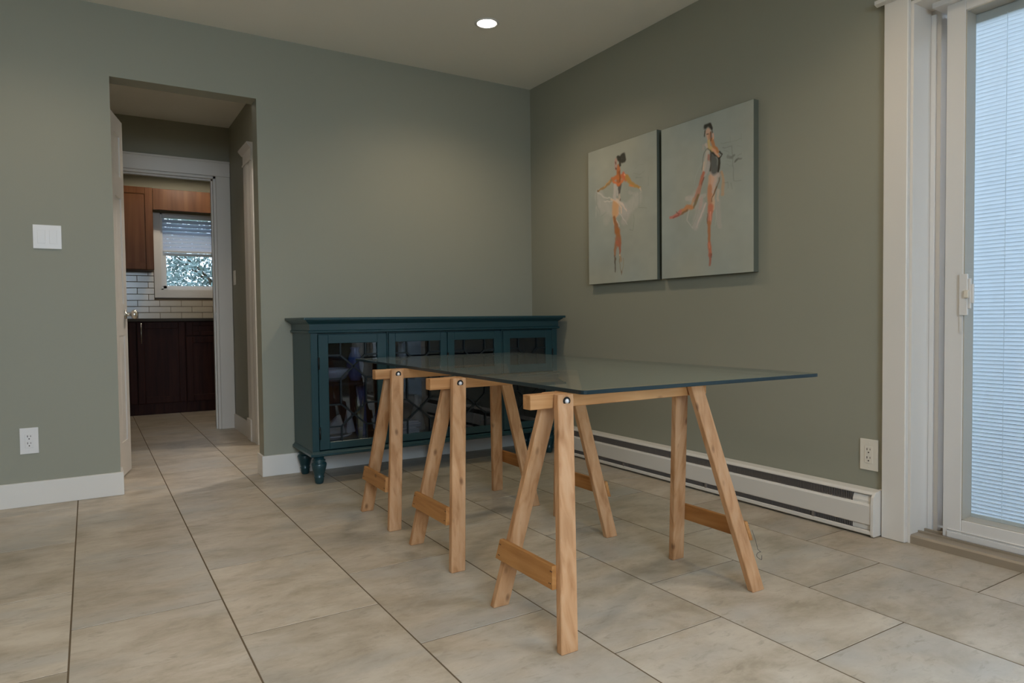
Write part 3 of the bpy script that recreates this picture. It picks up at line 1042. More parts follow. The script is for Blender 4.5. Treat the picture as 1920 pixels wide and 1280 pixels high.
def sawhorse(label, cx, cy, rz, bx0, bx1, fl, fr, tl, tr, br_y=.0, spread=.185, seed=0, side_bolts=True):
    """local x along the beam; fl/fr foot centres, tl/tr leg-top centres"""
    t = thing('sawhorse', label, 'sawhorse', (cx, cy, 0), 'wooden sawhorses under the glass top')
    t.rotation_euler = (0, 0, rz)
    ORI[t.name] = (0, 0, 0)
    rr = random.Random(seed)
    b = .019
    put('beam', MB().box(bx0, bx1, -b, b, HZ - .041, HZ), 'fir_x', t, .0015)
    hw, th = .027, .023
    for fx, tx in ((fl, tl), (fr, tr)):
        for s in (-1, 1):
            yo_t, yi_t = s * (b + th), s * (b + .0003)
            yo_b, yi_b = s * spread, s * (spread - th)
            ya, yb, yc, yd = (yo_b, yi_b, yo_t, yi_t) if s < 0 else (yi_b, yo_b, yi_t, yo_t)
            mb = MB().hexa([(fx - hw, ya, 0), (fx + hw, ya, 0), (fx + hw, yb, 0), (fx - hw, yb, 0),
                            (tx - hw, yc, HZ - .001), (tx + hw, yc, HZ - .001), (tx + hw, yd, HZ - .001), (tx - hw, yd, HZ - .001)])
            lg = put('leg', mb, 'fir_z', t, .0022)
            # carriage bolt with its washer through leg and beam
            zb = HZ - .020
            k = (HZ - zb) / HZ
            yb2 = yo_t + (yo_b - yo_t) * k
            xb2 = tx + (fx - tx) * k + .002
            mb = MB().lathe([(.0068, .0), (.0068, .003 * s), (.0050, .0045 * s), (.0046, .0055 * s), (.002, .0065 * s)], (xb2, yb2, zb), 18, 'y')
            if side_bolts and fx == fl:
                put('bolt', mb, 'steel', lg)
                put('washer', MB().lathe([(.0125, .0), (.0125, .0012 * s)], (xb2, yb2, zb), 18, 'y'), 'black', lg)
            else:
                mb.bm.free()
    # cross braces nailed to the outer faces of each pair of legs
    for side, fx, tx in ((-1, fl, tl), (1, fr, tr)):
        z0, z1 = .152, .211
        def xo(z):
            return fx + (tx - fx) * z / HZ + side * (hw + .0004)
        def yo(z, s):
            return s * (spread + (b + th - spread) * z / HZ)
        e = .014 * side
        ya0, ya1 = yo(z0, -1) + (.018 if side < 0 else .0), yo(z1, -1) + (.018 if side < 0 else 0)
        yb0, yb1 = yo(z0, 1) + .012, yo(z1, 1) + .012
        p = [(xo(z0), ya0, z0), (xo(z0) + e, ya0, z0), (xo(z0) + e, yb0, z0), (xo(z0), yb0, z0),
             (xo(z1), ya1, z1), (xo(z1) + e, ya1, z1), (xo(z1) + e, yb1, z1), (xo(z1), yb1, z1)]
        bc = put('brace', MB().hexa(p), 'fir_y', t, .0012)
        mb = MB()
        for yy in (ya0 + .012, ya0 + .018, yb0 - .022, yb0 - .016):
            for zz in (z0 + .014, z1 - .014):
                x_ = xo(zz) + e
                mb.cyl((x_ - .0005 * side, yy, zz), (x_ + .0009 * side, yy, zz), .0016, n=8)
        put('nail_heads', mb, 'slot', bc)['kind'] = 'stuff'
    return t


hA = sawhorse('fir sawhorse at the near end of the glass table, largest of the three', -1.24, -2.392, 0.0, -.362, .331, -.355, .385, -.257, .262, seed=1)
hB = sawhorse('fir sawhorse in the middle under the glass, stained streak on its front leg', -1.235, -1.722, 0.0, -.358, .305, -.338, .345, -.250, .262, seed=2)
hC = sawhorse('fir sawhorse at the far end of the glass table, nearest the sideboard', -1.235, -1.172, -.018, -.356, .300, -.340, .345, -.262, .262, seed=3)
# loop of wire caught on the front sawhorse's right brace
pts = []
for i in range(13):
    a = i / 12 * 5.2
    pts.append((.405 + .004 * math.cos(a * 2), -.172 + .010 * math.sin(a), .105 + .012 * math.cos(a)))
pts = [(.394, -.150, .185), (.400, -.160, .150), (.402, -.166, .125)] + pts
wr = link('tie_wire', MB().tube(pts, .0009, 6).mesh('tie_wire', 'wire'), hA)
wr['label'] = 'small loop of grey wire hanging from the right brace'

# ================================================================== GLASS TOP
cn = [(-1.478, -2.489), (-.477, -2.531), (-.423, -.467), (-1.424, -.425)]
cc = Vector((sum(c[0] for c in cn) / 4, sum(c[1] for c in cn) / 4))
outl = []
for i in range(4):
    p0, p1, p2 = Vector(cn[i - 1]), Vector(cn[i]), Vector(cn[(i + 1) % 4])
    r = .022
    d0, d2 = (p0 - p1).normalized(), (p2 - p1).normalized()
    a, b_ = p1 + d0 * r, p1 + d2 * r
    for k in range(5):
        t = k / 4
        q = (1 - t) ** 2 * a + 2 * t * (1 - t) * p1 + t * t * b_
        outl.append(q)
GT = .012
bm = bmesh.new()
zz = [(HZ + .0003, -.0012), (HZ + .0015, 0), (HZ + GT - .0015, 0), (HZ + GT, -.0012)]
rings = []
for z_, off in zz:
    ring = []
    for q in outl:
        v = (q - cc)
        v2 = v * (1 + off / v.length)
        ring.append(bm.verts.new((v2.x, v2.y, z_ - HZ)))
    rings.append(ring)
for A_, B_ in zip(rings[:-1], rings[1:]):
    for i in range(len(A_)):
        j = (i + 1) % len(A_)
        bm.faces.new((A_[i], A_[j], B_[j], B_[i])).material_index = 1
bm.faces.new(rings[0][::-1])
bm.faces.new(rings[-1])
me = bpy.data.meshes.new('glass_tabletop')
bm.to_mesh(me)
bm.free()
me.materials.append(MAT['glass_top'])
me.materials.append(MAT['glass_edge'])
gt = link('glass_tabletop', me, None, (cc.x, cc.y, HZ))
tag(gt, 'large clear glass tabletop with a dark green edge resting on three sawhorses', 'tabletop')

# ================================================================== CANVASES
STROKES_A = [[74,74,150,146,135,35,167,660,240,578,411,525,607,514,737,569],
[74,58,142,138,126,30,187,573,321,510,289,465],
[69,50,146,138,128,40,510,529,588,479,549,436],
[6,4,105,108,95,50,134,678,134,599,185,534],
[11,7,158,154,142,60,156,686,250,636,372,612],
[6,6,165,158,145,60,250,606,393,588,472,557],
[18,13,140,136,124,40,627,629,720,599,794,609],
[51,51,165,128,92,90,432,572,432,504],
[52,30,160,124,86,90,423,568,411,515,411,472],
[24,40,122,80,48,95,406,466,430,418,440,374],
[42,32,128,82,46,95,450,373,469,324,476,285],
[42,12,124,86,58,90,449,307,433,269,413,241,411,204],
[28,14,130,82,60,95,469,304,488,255,484,204],
[24,18,140,82,58,80,438,288,459,268],
[6,4,118,112,98,70,440,259,442,211],
[5,5,165,130,98,70,391,465,396,421],
[6,4,160,145,128,80,440,451,479,403],
[14,6,66,58,46,90,413,178,415,121,418,77],
[12,12,92,76,60,80,406,198,416,168],
[18,21,128,108,82,80,486,193,498,160],
[7,6,108,98,78,80,476,166,486,112,505,63],
[7,6,116,106,84,70,537,171,530,109,508,63],
[10,9,175,145,115,90,483,196,486,193],
[14,5,98,84,68,80,505,73,505,49],
[16,10,166,152,135,85,423,606,530,550,588,503],
[10,7,172,150,122,80,353,607,442,584,511,534,510,494],
[26,29,148,142,130,90,425,711,418,655,413,612],
[14,14,158,150,138,60,454,678,459,631],
[26,16,72,68,62,95,493,697,484,665,481,628],
[18,11,152,138,118,80,483,623,483,594],
[7,5,90,72,58,80,493,598,496,583],
[24,42,134,78,40,95,466,819,474,771,474,714],
[23,31,150,90,50,95,376,751,445,756,552,751,581,729],
[14,18,160,92,52,90,394,734,474,702,532,725],
[23,22,158,84,58,85,539,771,552,741],
[11,8,180,130,95,90,557,760,566,749],
[12,12,110,66,38,80,484,798,493,721],
[22,10,124,98,62,95,365,742,292,717,219,702,151,693],
[7,6,158,122,76,70,335,741,251,714],
[29,15,140,108,56,95,590,741,646,692,702,666,775,641],
[14,11,160,104,56,80,627,676,683,663],
[11,7,158,145,128,80,775,638,787,623],
[10,8,84,66,48,80,151,696,161,692],
[23,13,140,110,96,90,437,876,428,844,433,819],
[10,9,90,66,54,90,428,868,432,858],
[10,8,78,44,36,90,435,824,440,819],
[19,22,142,88,56,90,466,838,476,809],
[23,18,52,48,38,97,466,896,496,872,494,834],
[34,28,48,46,38,97,496,886,544,898,559,867,525,863],
[9,11,48,46,38,95,457,901,496,896],
[3,2,108,110,98,50,703,776,741,799,822,796],
[7,4,104,110,98,60,720,714,804,710],
[5,4,106,112,98,60,761,613,761,549,760,503],
[3,2,100,100,86,70,765,504,863,492],
[3,3,108,110,98,50,685,751,766,731,839,744],
[5,3,100,104,92,50,892,696,887,642],
[6,5,106,110,96,60,681,465,695,426,671,354],
[6,3,104,108,94,50,624,368,671,354],
[5,4,158,152,142,70,471,505,549,440,596,407],
[6,4,148,144,132,50,122,580,122,501],
[6,4,112,116,104,50,207,503,280,524]]
STROKES_B = [[75,49,146,138,126,45,405,489,468,429,405,328],
[38,25,140,132,120,45,635,454,650,357,666,295],
[23,22,150,142,130,50,301,510,405,494,500,505],
[6,5,150,144,132,60,326,426,309,364,373,307],
[4,4,112,114,98,50,429,420,405,372,356,323],
[10,6,160,146,134,70,515,450,468,384,421,316],
[22,18,150,126,114,60,470,482,453,430],
[3,2,150,146,132,60,628,398,620,298],
[14,18,146,116,84,80,688,624,703,561,694,486],
[46,33,166,132,108,90,606,631,591,568,569,487],
[22,22,160,122,92,80,561,607,554,490],
[32,32,150,104,74,92,561,541,561,480,568,404],
[16,22,166,138,108,70,606,545,598,476,591,415],
[21,10,158,142,122,60,650,513,644,453],
[32,23,152,92,68,95,568,426,562,374,556,323],
[8,8,176,122,100,70,564,395,564,330],
[5,6,96,62,44,80,532,386,532,324],
[24,14,134,90,58,97,551,323,551,270,556,208],
[20,22,146,88,64,97,556,199,559,163,566,128],
[7,6,166,108,80,70,554,199,557,172],
[17,10,124,78,62,95,564,128,561,93,556,64],
[6,5,84,52,40,80,579,131,576,110],
[6,6,94,74,54,85,669,622,650,560,622,520,591,485],
[7,5,96,70,48,85,635,541,598,501,579,460],
[22,14,152,136,122,70,613,634,628,589,591,515],
[25,25,148,136,124,80,591,633,650,612],
[21,50,74,74,68,97,584,769,606,704,613,647],
[15,12,44,38,28,97,652,723,659,680,650,629],
[6,8,44,38,30,95,539,790,591,755,659,709,688,727,662,747],
[9,12,64,58,50,90,573,754,569,649],
[4,3,80,72,58,85,532,791,502,774,486,732,478,662],
[22,14,150,140,124,90,539,768,517,718,500,659],
[16,14,136,92,76,85,551,744,551,713],
[22,14,140,132,122,80,547,696,530,654,515,630],
[6,5,172,146,120,80,500,712,485,652],
[18,25,146,88,66,95,495,647,476,605,446,556,422,505],
[6,7,92,60,46,70,500,615,453,546],
[11,9,150,120,104,80,438,565,405,515],
[20,22,140,104,84,95,454,564,422,514,390,482],
[16,14,100,84,56,90,438,513,405,462,382,443],
[15,15,150,122,92,90,382,496,358,449],
[24,21,152,104,66,95,358,445,309,450,252,434],
[11,10,104,76,48,90,309,432,260,418,209,411],
[24,14,148,92,78,95,226,427,176,409,108,402],
[8,8,110,62,54,80,209,411,142,398],
[6,5,100,64,52,80,184,434,218,418],
[18,22,160,136,86,90,547,837,554,800,591,777],
[20,18,146,98,60,95,584,838,606,791,644,751],
[14,10,168,126,96,90,591,777,628,749,652,723],
[14,10,156,140,124,80,517,815,532,795],
[10,10,140,128,116,70,493,819,490,793],
[31,20,158,128,104,95,539,894,544,858],
[10,10,146,104,74,80,554,879,554,848],
[5,4,60,44,34,90,529,881,544,880],
[9,7,96,58,36,95,569,885,573,837],
[9,8,170,128,104,85,593,872,596,841],
[9,7,58,50,42,90,508,904,503,870],
[27,18,44,44,36,97,517,929,547,932,578,909],
[14,10,46,40,34,90,562,934,584,903],
[6,6,60,44,36,90,584,895,588,881],
[4,3,104,108,94,60,674,797,780,788,878,792],
[3,2,104,106,92,60,882,820,882,783],
[6,3,96,98,86,60,696,773,716,763,780,763],
[6,4,96,98,86,65,789,761,796,693,802,633,809,556],
[14,8,86,88,76,70,745,709,787,694,816,707],
[12,6,84,84,74,80,823,667,851,680,882,675],
[3,3,100,100,88,60,845,698,885,704],
[3,2,104,106,94,50,709,749,760,732,753,717],
[2,2,104,106,94,50,716,688,780,673],
[2,2,104,106,94,50,723,666,796,647],
[2,2,104,106,94,50,845,760,892,744],
[3,3,100,102,90,60,809,554,878,547],
[3,4,98,100,88,60,709,555,745,556,752,520],
[6,4,100,104,90,50,780,543,794,508],
[5,4,132,134,122,60,470,708,407,645,390,589],
[3,2,104,106,94,50,767,824,780,796]]



def canvas(name, label, y0, y1, z0, z1, strokes, seed):
    W, H = y0 - y1, z1 - z0
    t = thing(name, label, 'painting', (0, (y0 + y1) / 2, z0))
    og = ORI[t.name]
    put('stretched_canvas', MB().box(-.0345, -.001, y1, y0, z0, z1), 'canvas_side', t, .0015)
    nx, nz = 236, 316
    rs = np.random.RandomState(seed)
    u = np.linspace(0, 1, nx)
    v = np.linspace(0, 1, nz)
    U_, V_ = np.meshgrid(u, v)
    def smooth(gx, gz):
        g = rs.rand(gz + 2, gx + 2)
        X = U_ * gx
        Z = V_ * gz
        xi, zi = X.astype(int), Z.astype(int)
        fx, fz = X - xi, Z - zi
        fx, fz = fx * fx * (3 - 2 * fx), fz * fz * (3 - 2 * fz)
        return (g[zi, xi] * (1 - fx) + g[zi, xi + 1] * fx) * (1 - fz) + (g[zi + 1, xi] * (1 - fx) + g[zi + 1, xi + 1] * fx) * fz
    def lin(c):
        c = np.array(c) / 255.0
        return np.where(c <= .04045, c / 12.92, ((c + .055) / 1.055) ** 2.4)
    base = lin((121, 123, 110))
    gain = np.array(CANVAS) / base
    img = np.ones((nz, nx, 3)) * base
    n1, n2 = smooth(4, 6), smooth(14, 22)
    img *= (0.93 + .10 * n1 + .07 * n2)[..., None]
    img += ((smooth(3, 4) - .5) * .025)[..., None] * np.array([1.0, .2, -.6])
    jx = (smooth(30, 40) - .5) * .010
    jz = (smooth(30, 40) - .5) * .010
    PX, PZ = (U_ + jx) * W, (V_ + jz) * H
    tex = .75 + .5 * smooth(60, 34)
    for st in strokes:
        w0, w1 = st[0] / 1000, st[1] / 1000
        col, al = lin(st[2:5]), st[5] / 100
        q = [(st[i] / 1000 * W, st[i + 1] / 1000 * H) for i in range(6, len(st), 2)]
        A = np.zeros((nz, nx))
        tot = len(q) - 1
        for i in range(tot):
            (ax, az), (bx, bz) = q[i], q[i + 1]
            dx, dz = bx - ax, bz - az
            L2 = dx * dx + dz * dz + 1e-9
            tt = np.clip(((PX - ax) * dx + (PZ - az) * dz) / L2, 0, 1)
            d = np.hypot(PX - ax - tt * dx, PZ - az - tt * dz)
            w = (w0 + (w1 - w0) * (i + tt) / tot) / 2
            soft = .0026 + w * .5
            A = np.maximum(A, np.clip((w + soft * .5 - d) / soft, 0, 1))
        A = np.clip(A * al * np.where(al < .85, tex, 1), 0, 1)[..., None]
        img = img * (1 - A) + col * A
    img = np.clip(img * gain, 0, .95)
    verts = np.zeros((nz * nx, 3), dtype=np.float32)
    verts[:, 0] = -.0350
    verts[:, 1] = (y0 - U_ * W).ravel() - og[1]
    verts[:, 2] = (z0 + V_ * H).ravel() - og[2]
    # keep the painted face just inside the bevelled rim
    verts[:, 1] = np.clip(verts[:, 1], y1 + .0012 - og[1], y0 - .0012 - og[1])
    verts[:, 2] = np.clip(verts[:, 2], z0 + .0012 - og[2], z1 - .0012 - og[2])
    idx = np.arange(nz * nx).reshape(nz, nx)
    f = np.stack([idx[:-1, :-1], idx[:-1, 1:], idx[1:, 1:], idx[1:, :-1]], -1).reshape(-1, 4)
    me = bpy.data.meshes.new('painted_face')
    me.from_pydata(verts.tolist(), [], f.tolist())
    ca = me.color_attributes.new('paint', 'FLOAT_COLOR', 'POINT')
    rgba = np.ones((nz * nx, 4), dtype=np.float32)
    rgba[:, :3] = img.reshape(-1, 3)
    ca.data.foreach_set('color', rgba.ravel())
    m, nt, b = new_mat('painted_canvas')
    at = nt.nodes.new('ShaderNodeVertexColor')
    at.layer_name = 'paint'
    nt.links.new(at.outputs['Color'], b.inputs['Base Color'])
    b.inputs['Roughness'].default_value = .7
    b.inputs['Specular IOR Level'].default_value = .15
    me.materials.append(m)
    pf = link('painted_face', me, t)
    return t


CANVAS = (.385, .400, .345)
canvas('painting', 'unframed canvas of a dancer seen from behind, holding out her white skirt', -.684, -1.2725, 1.071, 1.867, STROKES_A, 4)
canvas('painting', 'unframed canvas of a dancer in a dark bodice stretching one leg sideways', -1.305, -1.897, 1.071, 1.855, STROKES_B, 9)

# ================================================================== HEATER
ht = thing('baseboard_heater', 'long white electric baseboard heater along the right wall below the canvases', 'heater', (-.03, -1.46, 0))
HY0, HY1 = -.45, -2.482
put('back_plate', MB().box(-.012, -.001, HY1, HY0, .008, .178), 'heater', ht)
put('top_cover', MB().prism([(-.012, .182), (-.046, .176), (-.056, .168), (-.055, .164), (-.044, .171), (-.012, .176)], HY1, HY0, 'y'), 'heater', ht)
put('front_panel', MB().prism([(-.060, .046), (-.064, .050), (-.066, .122), (-.060, .130), (-.052, .130), (-.052, .126), (-.060, .120), (-.058, .052), (-.056, .046)], HY1 + .012, HY0 - .002, 'y'), 'heater', ht)
put('bottom_lip', MB().prism([(-.012, .008), (-.062, .008), (-.066, .012), (-.066, .024), (-.060, .026), (-.058, .016), (-.012, .014)], HY1, HY0, 'y'), 'heater', ht)
put('heating_core', MB().box(-.040, -.014, HY1 + .09, HY0 - .02, .030, .155), 'black', ht)
mb = MB()
y = HY0 - .03
while y > HY1 + .09:
    mb.box(-.054, -.040, y - .0016, y, .126, .166).box(-.058, -.040, y - .0016, y, .020, .046)
    y -= .0075
put('grille_fins', mb, 'dark_metal', ht)['kind'] = 'stuff'
mb = MB().box(-.050, -.041, HY1 + .085, HY0, .128, .134).box(-.051, -.041, HY1 + .085, HY0, .163, .167)
put('grille_rails', mb, 'dark_metal', ht)
put('junction_cover', MB().prism([(-.012, .026), (-.056, .026), (-.056, .140), (-.048, .160), (-.012, .168)], HY1 + .01, HY1 + .09, 'y'), 'heater', ht)
put('end_cap', MB().prism([(-.001, .004), (-.064, .004), (-.069, .012), (-.069, .130), (-.064, .160), (-.050, .177), (-.001, .184)], HY1 - .001, HY1 + .011, 'y'), 'heater', ht, .001)
put('end_cap', MB().prism([(-.001, .004), (-.064, .004), (-.069, .012), (-.069, .130), (-.064, .160), (-.050, .177), (-.001, .184)], HY0 - .011, HY0 + .001, 'y'), 'heater', ht, .001)
for yy in (-1.02, -1.63, -2.22):
    put('bracket', MB().box(-.063, -.052, yy - .006, yy + .006, .024, .048), 'dark_metal', ht)

# ================================================================== SWITCH AND OUTLETS


def outlet(label, mat, to_world):
    """built in the x-z plane facing -y, then placed"""
    t = thing('electrical_outlet', label, 'outlet')
    ORI[t.name] = (0, 0, 0)
    put('cover_plate', MB().prism([(-.037, -.062), (.037, -.062), (.037, .062), (-.037, .062)], -.006, -.0004, 'y'), mat, t, .002, 2)
    rc = put('receptacle', MB().box(-.0165, .0165, -.0078, -.006, -.0335, .0335), mat, t, .0008)
    for zc in (.0165, -.0165):
        mb = MB().box(-.0075, -.0050, -.0082, -.0078, zc + .001, zc + .010).box(.0050, .0072, -.0082, -.0078, zc + .002, zc + .009)
        mb.cyl((0, -.0078, zc - .007), (0, -.0082, zc - .007), .0028, n=10)
        put('socket_slots', mb, 'slot', rc)
    for zc in (.048, -.048):
        put('screw', MB().lathe([(.003, 0), (.0026, -.001)], (0, -.006, zc), 10, 'y'), mat, t)
    t.location, t.rotation_euler = to_world
    return t


outlet('white wall outlet low on the wall left of the passage', 'plate', ((-2.887, 0, .313), (0, 0, 0)))
outlet('ivory wall outlet over the heater beside the patio door casing', 'plate_warm', ((0, -2.427, .312), (0, 0, -H90)))
sw = thing('light_switch', 'white double rocker light switch left of the passage', 'switch', (-2.789, 0, 1.287))
ORI[sw.name] = (0, 0, 0)
put('cover_plate', MB().prism([(-.0575, -.057), (.0575, -.057), (.0575, .057), (-.0575, .057)], -.006, -.0004, 'y'), 'plate', sw, .002, 2)
for xc_ in (-.0235, .0235):
    put('rocker_frame', MB().box(xc_ - .0185, xc_ + .0185, -.0066, -.006, -.035, .035), 'plate', sw)
    put('rocker', MB().hexa([(xc_ - .0155, -.0074, -.032), (xc_ + .0155, -.0074, -.032), (xc_ + .0155, -.0060, -.032), (xc_ - .0155, -.0060, -.032),
                             (xc_ - .0155, -.0104, .032), (xc_ + .0155, -.0104, .032), (xc_ + .0155, -.0060, .032), (xc_ - .0155, -.0060, .032)]), 'plate', sw, .0006)
hs_ = thing('light_switch', 'white light switch seen edge-on on the hall wall by the kitchen doorway', 'switch', (HX1, 1.87, 1.225))
ORI[hs_.name] = (0, 0, 0)
put('cover_plate', MB().box(-.007, -.0004, -.036, .036, -.058, .058), 'plate_warm', hs_, .0015)
put('rocker', MB().box(-.0105, -.007, -.0155, .0155, -.032, .032), 'plate_warm', hs_, .0008)

# ================================================================== CEILING LIGHTS


def can_light(label, x, y, power, color, z=CEIL, cone=150, blend=.9):
    t = thing('ceiling_light', label, 'ceiling light', (x, y, z))
    put('trim_ring', MB().lathe([(.064, -.0005), (.066, -.003), (.058, -.006), (.051, -.0045), (.050, -.0006)], (x, y, z), 36), 'vinyl', t)
    put('lamp_lens', MB().lathe([(.050, -.0008), (.0495, -.0042)], (x, y, z), 36), 'lamp', t)
    l = bpy.data.lights.new('lamp', 'SPOT')
    l.energy = power
    l.color = color
    l.spot_size = math.radians(cone)
    l.spot_blend = blend
    l.shadow_soft_size = 0.05
    o = bpy.data.objects.new('lamp', l)
    COL.objects.link(o)
    o.location = (0, 0, -.075)
    o.parent = t
    return t


WARM = (1.0, .80, .58)
for lab, x, y, p in (
        ('lit round recessed ceiling light near the back corner', -.783, -.776, CAN_W),
        ('recessed ceiling light by the passage, above the left wall switch', -2.85, -.776, CAN_W * .62),
        ('recessed ceiling light in front of the patio door', -.783, -2.75, CAN_W),
        ('recessed ceiling light above the camera', -2.75, -2.75, CAN_W),
        ('added unseen ceiling lamp at the far left, brightening the right wall', -3.9, -3.4, CAN_W * 1.1),  # added out of view to lift the right wall and ceiling
        ('recessed ceiling light behind the camera at the right', -.783, -4.6, CAN_W),
        ('recessed ceiling light behind the camera at the left', -2.75, -4.6, CAN_W)):
    can_light(lab, x, y, p, WARM)
can_light('recessed ceiling light in the kitchen', -1.75, 2.95, CAN_W * .95, (1.0, .86, .68), cone=179, blend=.15)
can_light('added unseen ceiling lamp brightening the short hall behind the passage', -2.15, .95, CAN_W * .55, (1.0, .86, .70), cone=115)  # no lamp visible here; added to warm and brighten the hall casing
can_light('recessed ceiling light in the side room off the hall', -.75, .75, CAN_W * 2.8, (1.0, .91, .82), cone=170)

# ================================================================== KITCHEN
uc = thing('upper_cabinet', 'cherry upper cabinet left of the kitchen window', 'cabinet', (-2.55, 3.76, 1.392))
put('cabinet_box', MB().box(-3.0, -2.066, 3.602, KY - .014, 1.392, 2.195), 'cherry', uc, .002)
for a, b_ in ((-2.996, -2.536), (-2.532, -2.070)):
    mb = MB()
    f = .066
    mb.box(a, a + f, 3.582, 3.601, 1.394, 2.192).box(b_ - f, b_, 3.582, 3.601, 1.394, 2.192)
    mb.box(a + f, b_ - f, 3.582, 3.601, 1.394, 1.394 + f).box(a + f, b_ - f, 3.582, 3.601, 2.192 - f, 2.192)
    dd = put('door', mb, 'cherry', uc, .003)
    put('door_panel', MB().box(a + f, b_ - f, 3.592, 3.600, 1.394 + f, 2.192 - f), 'cherry', dd)
o = put('valance_board', MB().box(-2.064, -1.10, 3.600, 3.620, 1.985, 2.192), 'cherry', None, .002)
tag(o, 'cherry valance board bridging the cabinets above the kitchen window', 'valance')
uc2 = thing('upper_cabinet', 'cherry upper cabinet right of the kitchen window, hidden by the doorway', 'cabinet', (-.85, 3.76, 1.392))
put('cabinet_box', MB().box(-1.09, -.51, 3.602, KY - .014, 1.392, 2.195), 'cherry', uc2, .002)
put('door', MB().box(-1.085, -.515, 3.582, 3.601, 1.394, 2.192), 'cherry', uc2, .003)


def base_cab(label, a, b_, drawer, hx):
    t = thing('base_cabinet', label, 'cabinet', ((a + b_) / 2, 3.6, 0))
    put('cabinet_box', MB().box(a, b_, 3.332, KY - .001, .10, .885), 'cherry_shaded', t)
    put('toe_kick', MB().box(a, b_, 3.345, 3.362, 0, .10), 'cherry_shaded', t)
    f = .062
    def door(z0, z1, nm):
        mb = MB()
        mb.box(a + .003, a + f, 3.312, 3.331, z0, z1).box(b_ - f, b_ - .003, 3.312, 3.331, z0, z1)
        g = min(f, (z1 - z0) * .3)
        mb.box(a + f, b_ - f, 3.312, 3.331, z0, z0 + g).box(a + f, b_ - f, 3.312, 3.331, z1 - g, z1)
        d = put(nm, mb, 'cherry_shaded', t, .003)
        put('door_panel' if nm == 'door' else 'drawer_panel', MB().box(a + f, b_ - f, 3.320, 3.330, z0 + g, z1 - g), 'cherry_shaded', d)
        return d
    if drawer:
        door(.745, .878, 'drawer')
        d = door(.108, .735, 'door')
        return t
    d = door(.108, .878, 'door')
    if hx is not None:
        put('pull_handle', MB().cyl((hx, 3.285, .68), (hx, 3.285, .87), .005, n=12).cyl((hx, 3.285, .70), (hx, 3.312, .70), .004, n=8).cyl((hx, 3.285, .85), (hx, 3.312, .85), .004, n=8), 'brass', d)
    return t


base_cab('shade-darkened cherry base cabinet behind the open door, left of the bar handle', -2.70, -2.252, False, None)
base_cab('shade-darkened cherry base cabinet with a tall door and a vertical bar handle', -2.250, -1.835, False, -2.213)
base_cab('shade-darkened cherry base cabinet with a drawer above its door', -1.833, -1.36, True, None)
base_cab('shade-darkened cherry base cabinet at the right end, hidden behind the doorway casing', -1.358, -.90, True, None)
o = put('countertop', MB().box(-2.72, -.88, 3.290, KY - .001, .8855, .9145), 'counter', None, .003)
tag(o, 'thin dark countertop on the kitchen base cabinets', 'countertop')

# ================================================================== OUTSIDE
gr = struct('ground_outside', MB().box(.25, 14, -14, 12, -.62, -.5).box(-14, .25, 4.3, 16, -.62, -.5).box(-14, .25, -16, -5.9, -.62, -.5), 'lawn', 'lawn outside the house')
dk = thing('deck', 'grey wooden deck outside the patio door', 'deck', (1.5, -3.5, -.1))
bd = MB().box(.235, 2.8, 0, .138, -.06, -.032).mesh('deck_board', 'deck', .003)
for i in range(30):
    link('deck_board', bd, dk, (-1.5, -5.6 + .143 * i + 3.5, .1))
put('rim_joist', MB().box(.24, 2.8, -5.6, -1.3, -.45, -.062), 'deck', dk)
ra = thing('deck_railing', 'white baluster railing at the outer edge of the deck', 'railing', (2.74, -3.5, -.03))
put('top_rail', MB().box(2.70, 2.78, -5.6, -1.3, .90, .94), 'rail', ra, .004)
put('bottom_rail', MB().box(2.72, 2.76, -5.6, -1.3, .06, .10), 'rail', ra, .004)
bal = MB().box(-.016, .016, -.016, .016, 0, .80).mesh('baluster', 'rail')
for i in range(34):
    link('baluster', bal, ra, (0, 2.13 - .127 * i, .13))
for yy in (-5.6, -3.9, -1.34):
    put('newel_post', MB().box(2.69, 2.79, yy - .05, yy + .05, -.032, 1.02), 'rail', ra, .004)
o = put('porch_post', MB().box(2.10, 2.26, -2.99, -2.83, -.032, 2.9), 'rail', None, .005)
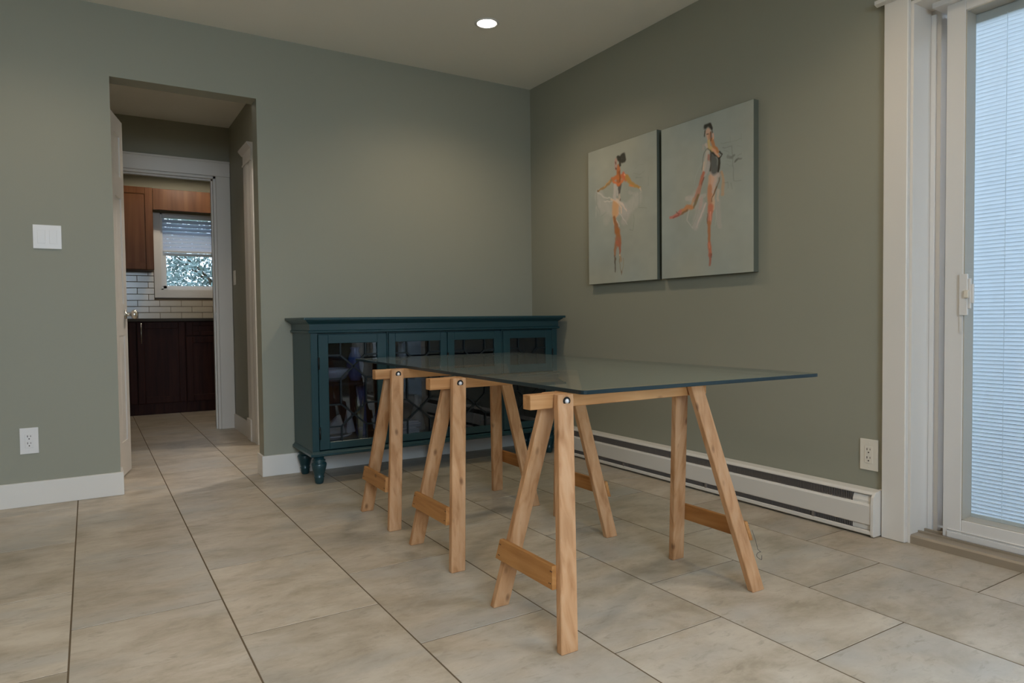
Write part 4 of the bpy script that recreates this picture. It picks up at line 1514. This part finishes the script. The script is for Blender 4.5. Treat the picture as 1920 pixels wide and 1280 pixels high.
tag(o, 'square porch post standing on the deck behind the door blind', 'post')


def tree(label, x, y, h, r, seed, mat='leaf', z0=-.5, n=2600, ls=.075):
    t = thing('tree', label, 'tree', (x, y, z0), 'trees outside the windows')
    rr = random.Random(seed)
    mb = MB()
    mb.cyl((x, y, z0), (x + .05, y, z0 + h * .55), .10, .06, 10)
    for i in range(7):
        a = rr.random() * 6.28
        zb = z0 + h * (.25 + .3 * rr.random())
        mb.cyl((x, y, zb), (x + math.cos(a) * r * .6, y + math.sin(a) * r * .6, zb + h * .25), .035, .012, 6)
    put('trunk', mb, 'bark', t)
    vs, fs = [], []
    blobs = [(x + r * .6 * (rr.random() * 2 - 1), y + r * .5 * (rr.random() * 2 - 1), z0 + h * (.25 + .68 * rr.random()), r * (.28 + .25 * rr.random())) for _ in range(26)]
    for i in range(n):
        bx, by, bz, br = blobs[rr.randrange(len(blobs))]
        d = Vector((rr.gauss(0, 1), rr.gauss(0, 1), rr.gauss(0, 1))).normalized() * br * (.55 + .5 * rr.random())
        c = Vector((bx, by, bz)) + d
        a = Vector((rr.gauss(0, 1), rr.gauss(0, 1), rr.gauss(0, 1))).normalized()
        b2 = a.orthogonal().normalized()
        s = ls * (.6 + .8 * rr.random())
        k = len(vs)
        vs += [c - a * s, c + b2 * s * .45, c + a * s, c - b2 * s * .45]
        fs.append((k, k + 1, k + 2, k + 3))
    me = bpy.data.meshes.new('foliage')
    me.from_pydata([tuple(Vector(q) - Vector((x, y, z0))) for q in vs], [], fs)
    me.materials.append(MAT[mat])
    f = link('foliage', me, t)
    f['kind'] = 'stuff'
    return t


tree('leafy tree outside the kitchen window at the left', -2.5, 8.2, 3.4, 1.5, 11, 'leaf_hazy', n=11000, ls=.045)
tree('leafy tree outside the kitchen window at the right', -.2, 10.4, 4.0, 1.9, 12, 'leaf_hazy', n=11000, ls=.05)
tree('garden tree beyond the deck, nearest the house corner', 5.6, -0.6, 4.2, 1.7, 13)
tree('garden tree beyond the middle of the deck railing', 6.4, -5.0, 4.6, 1.9, 14)
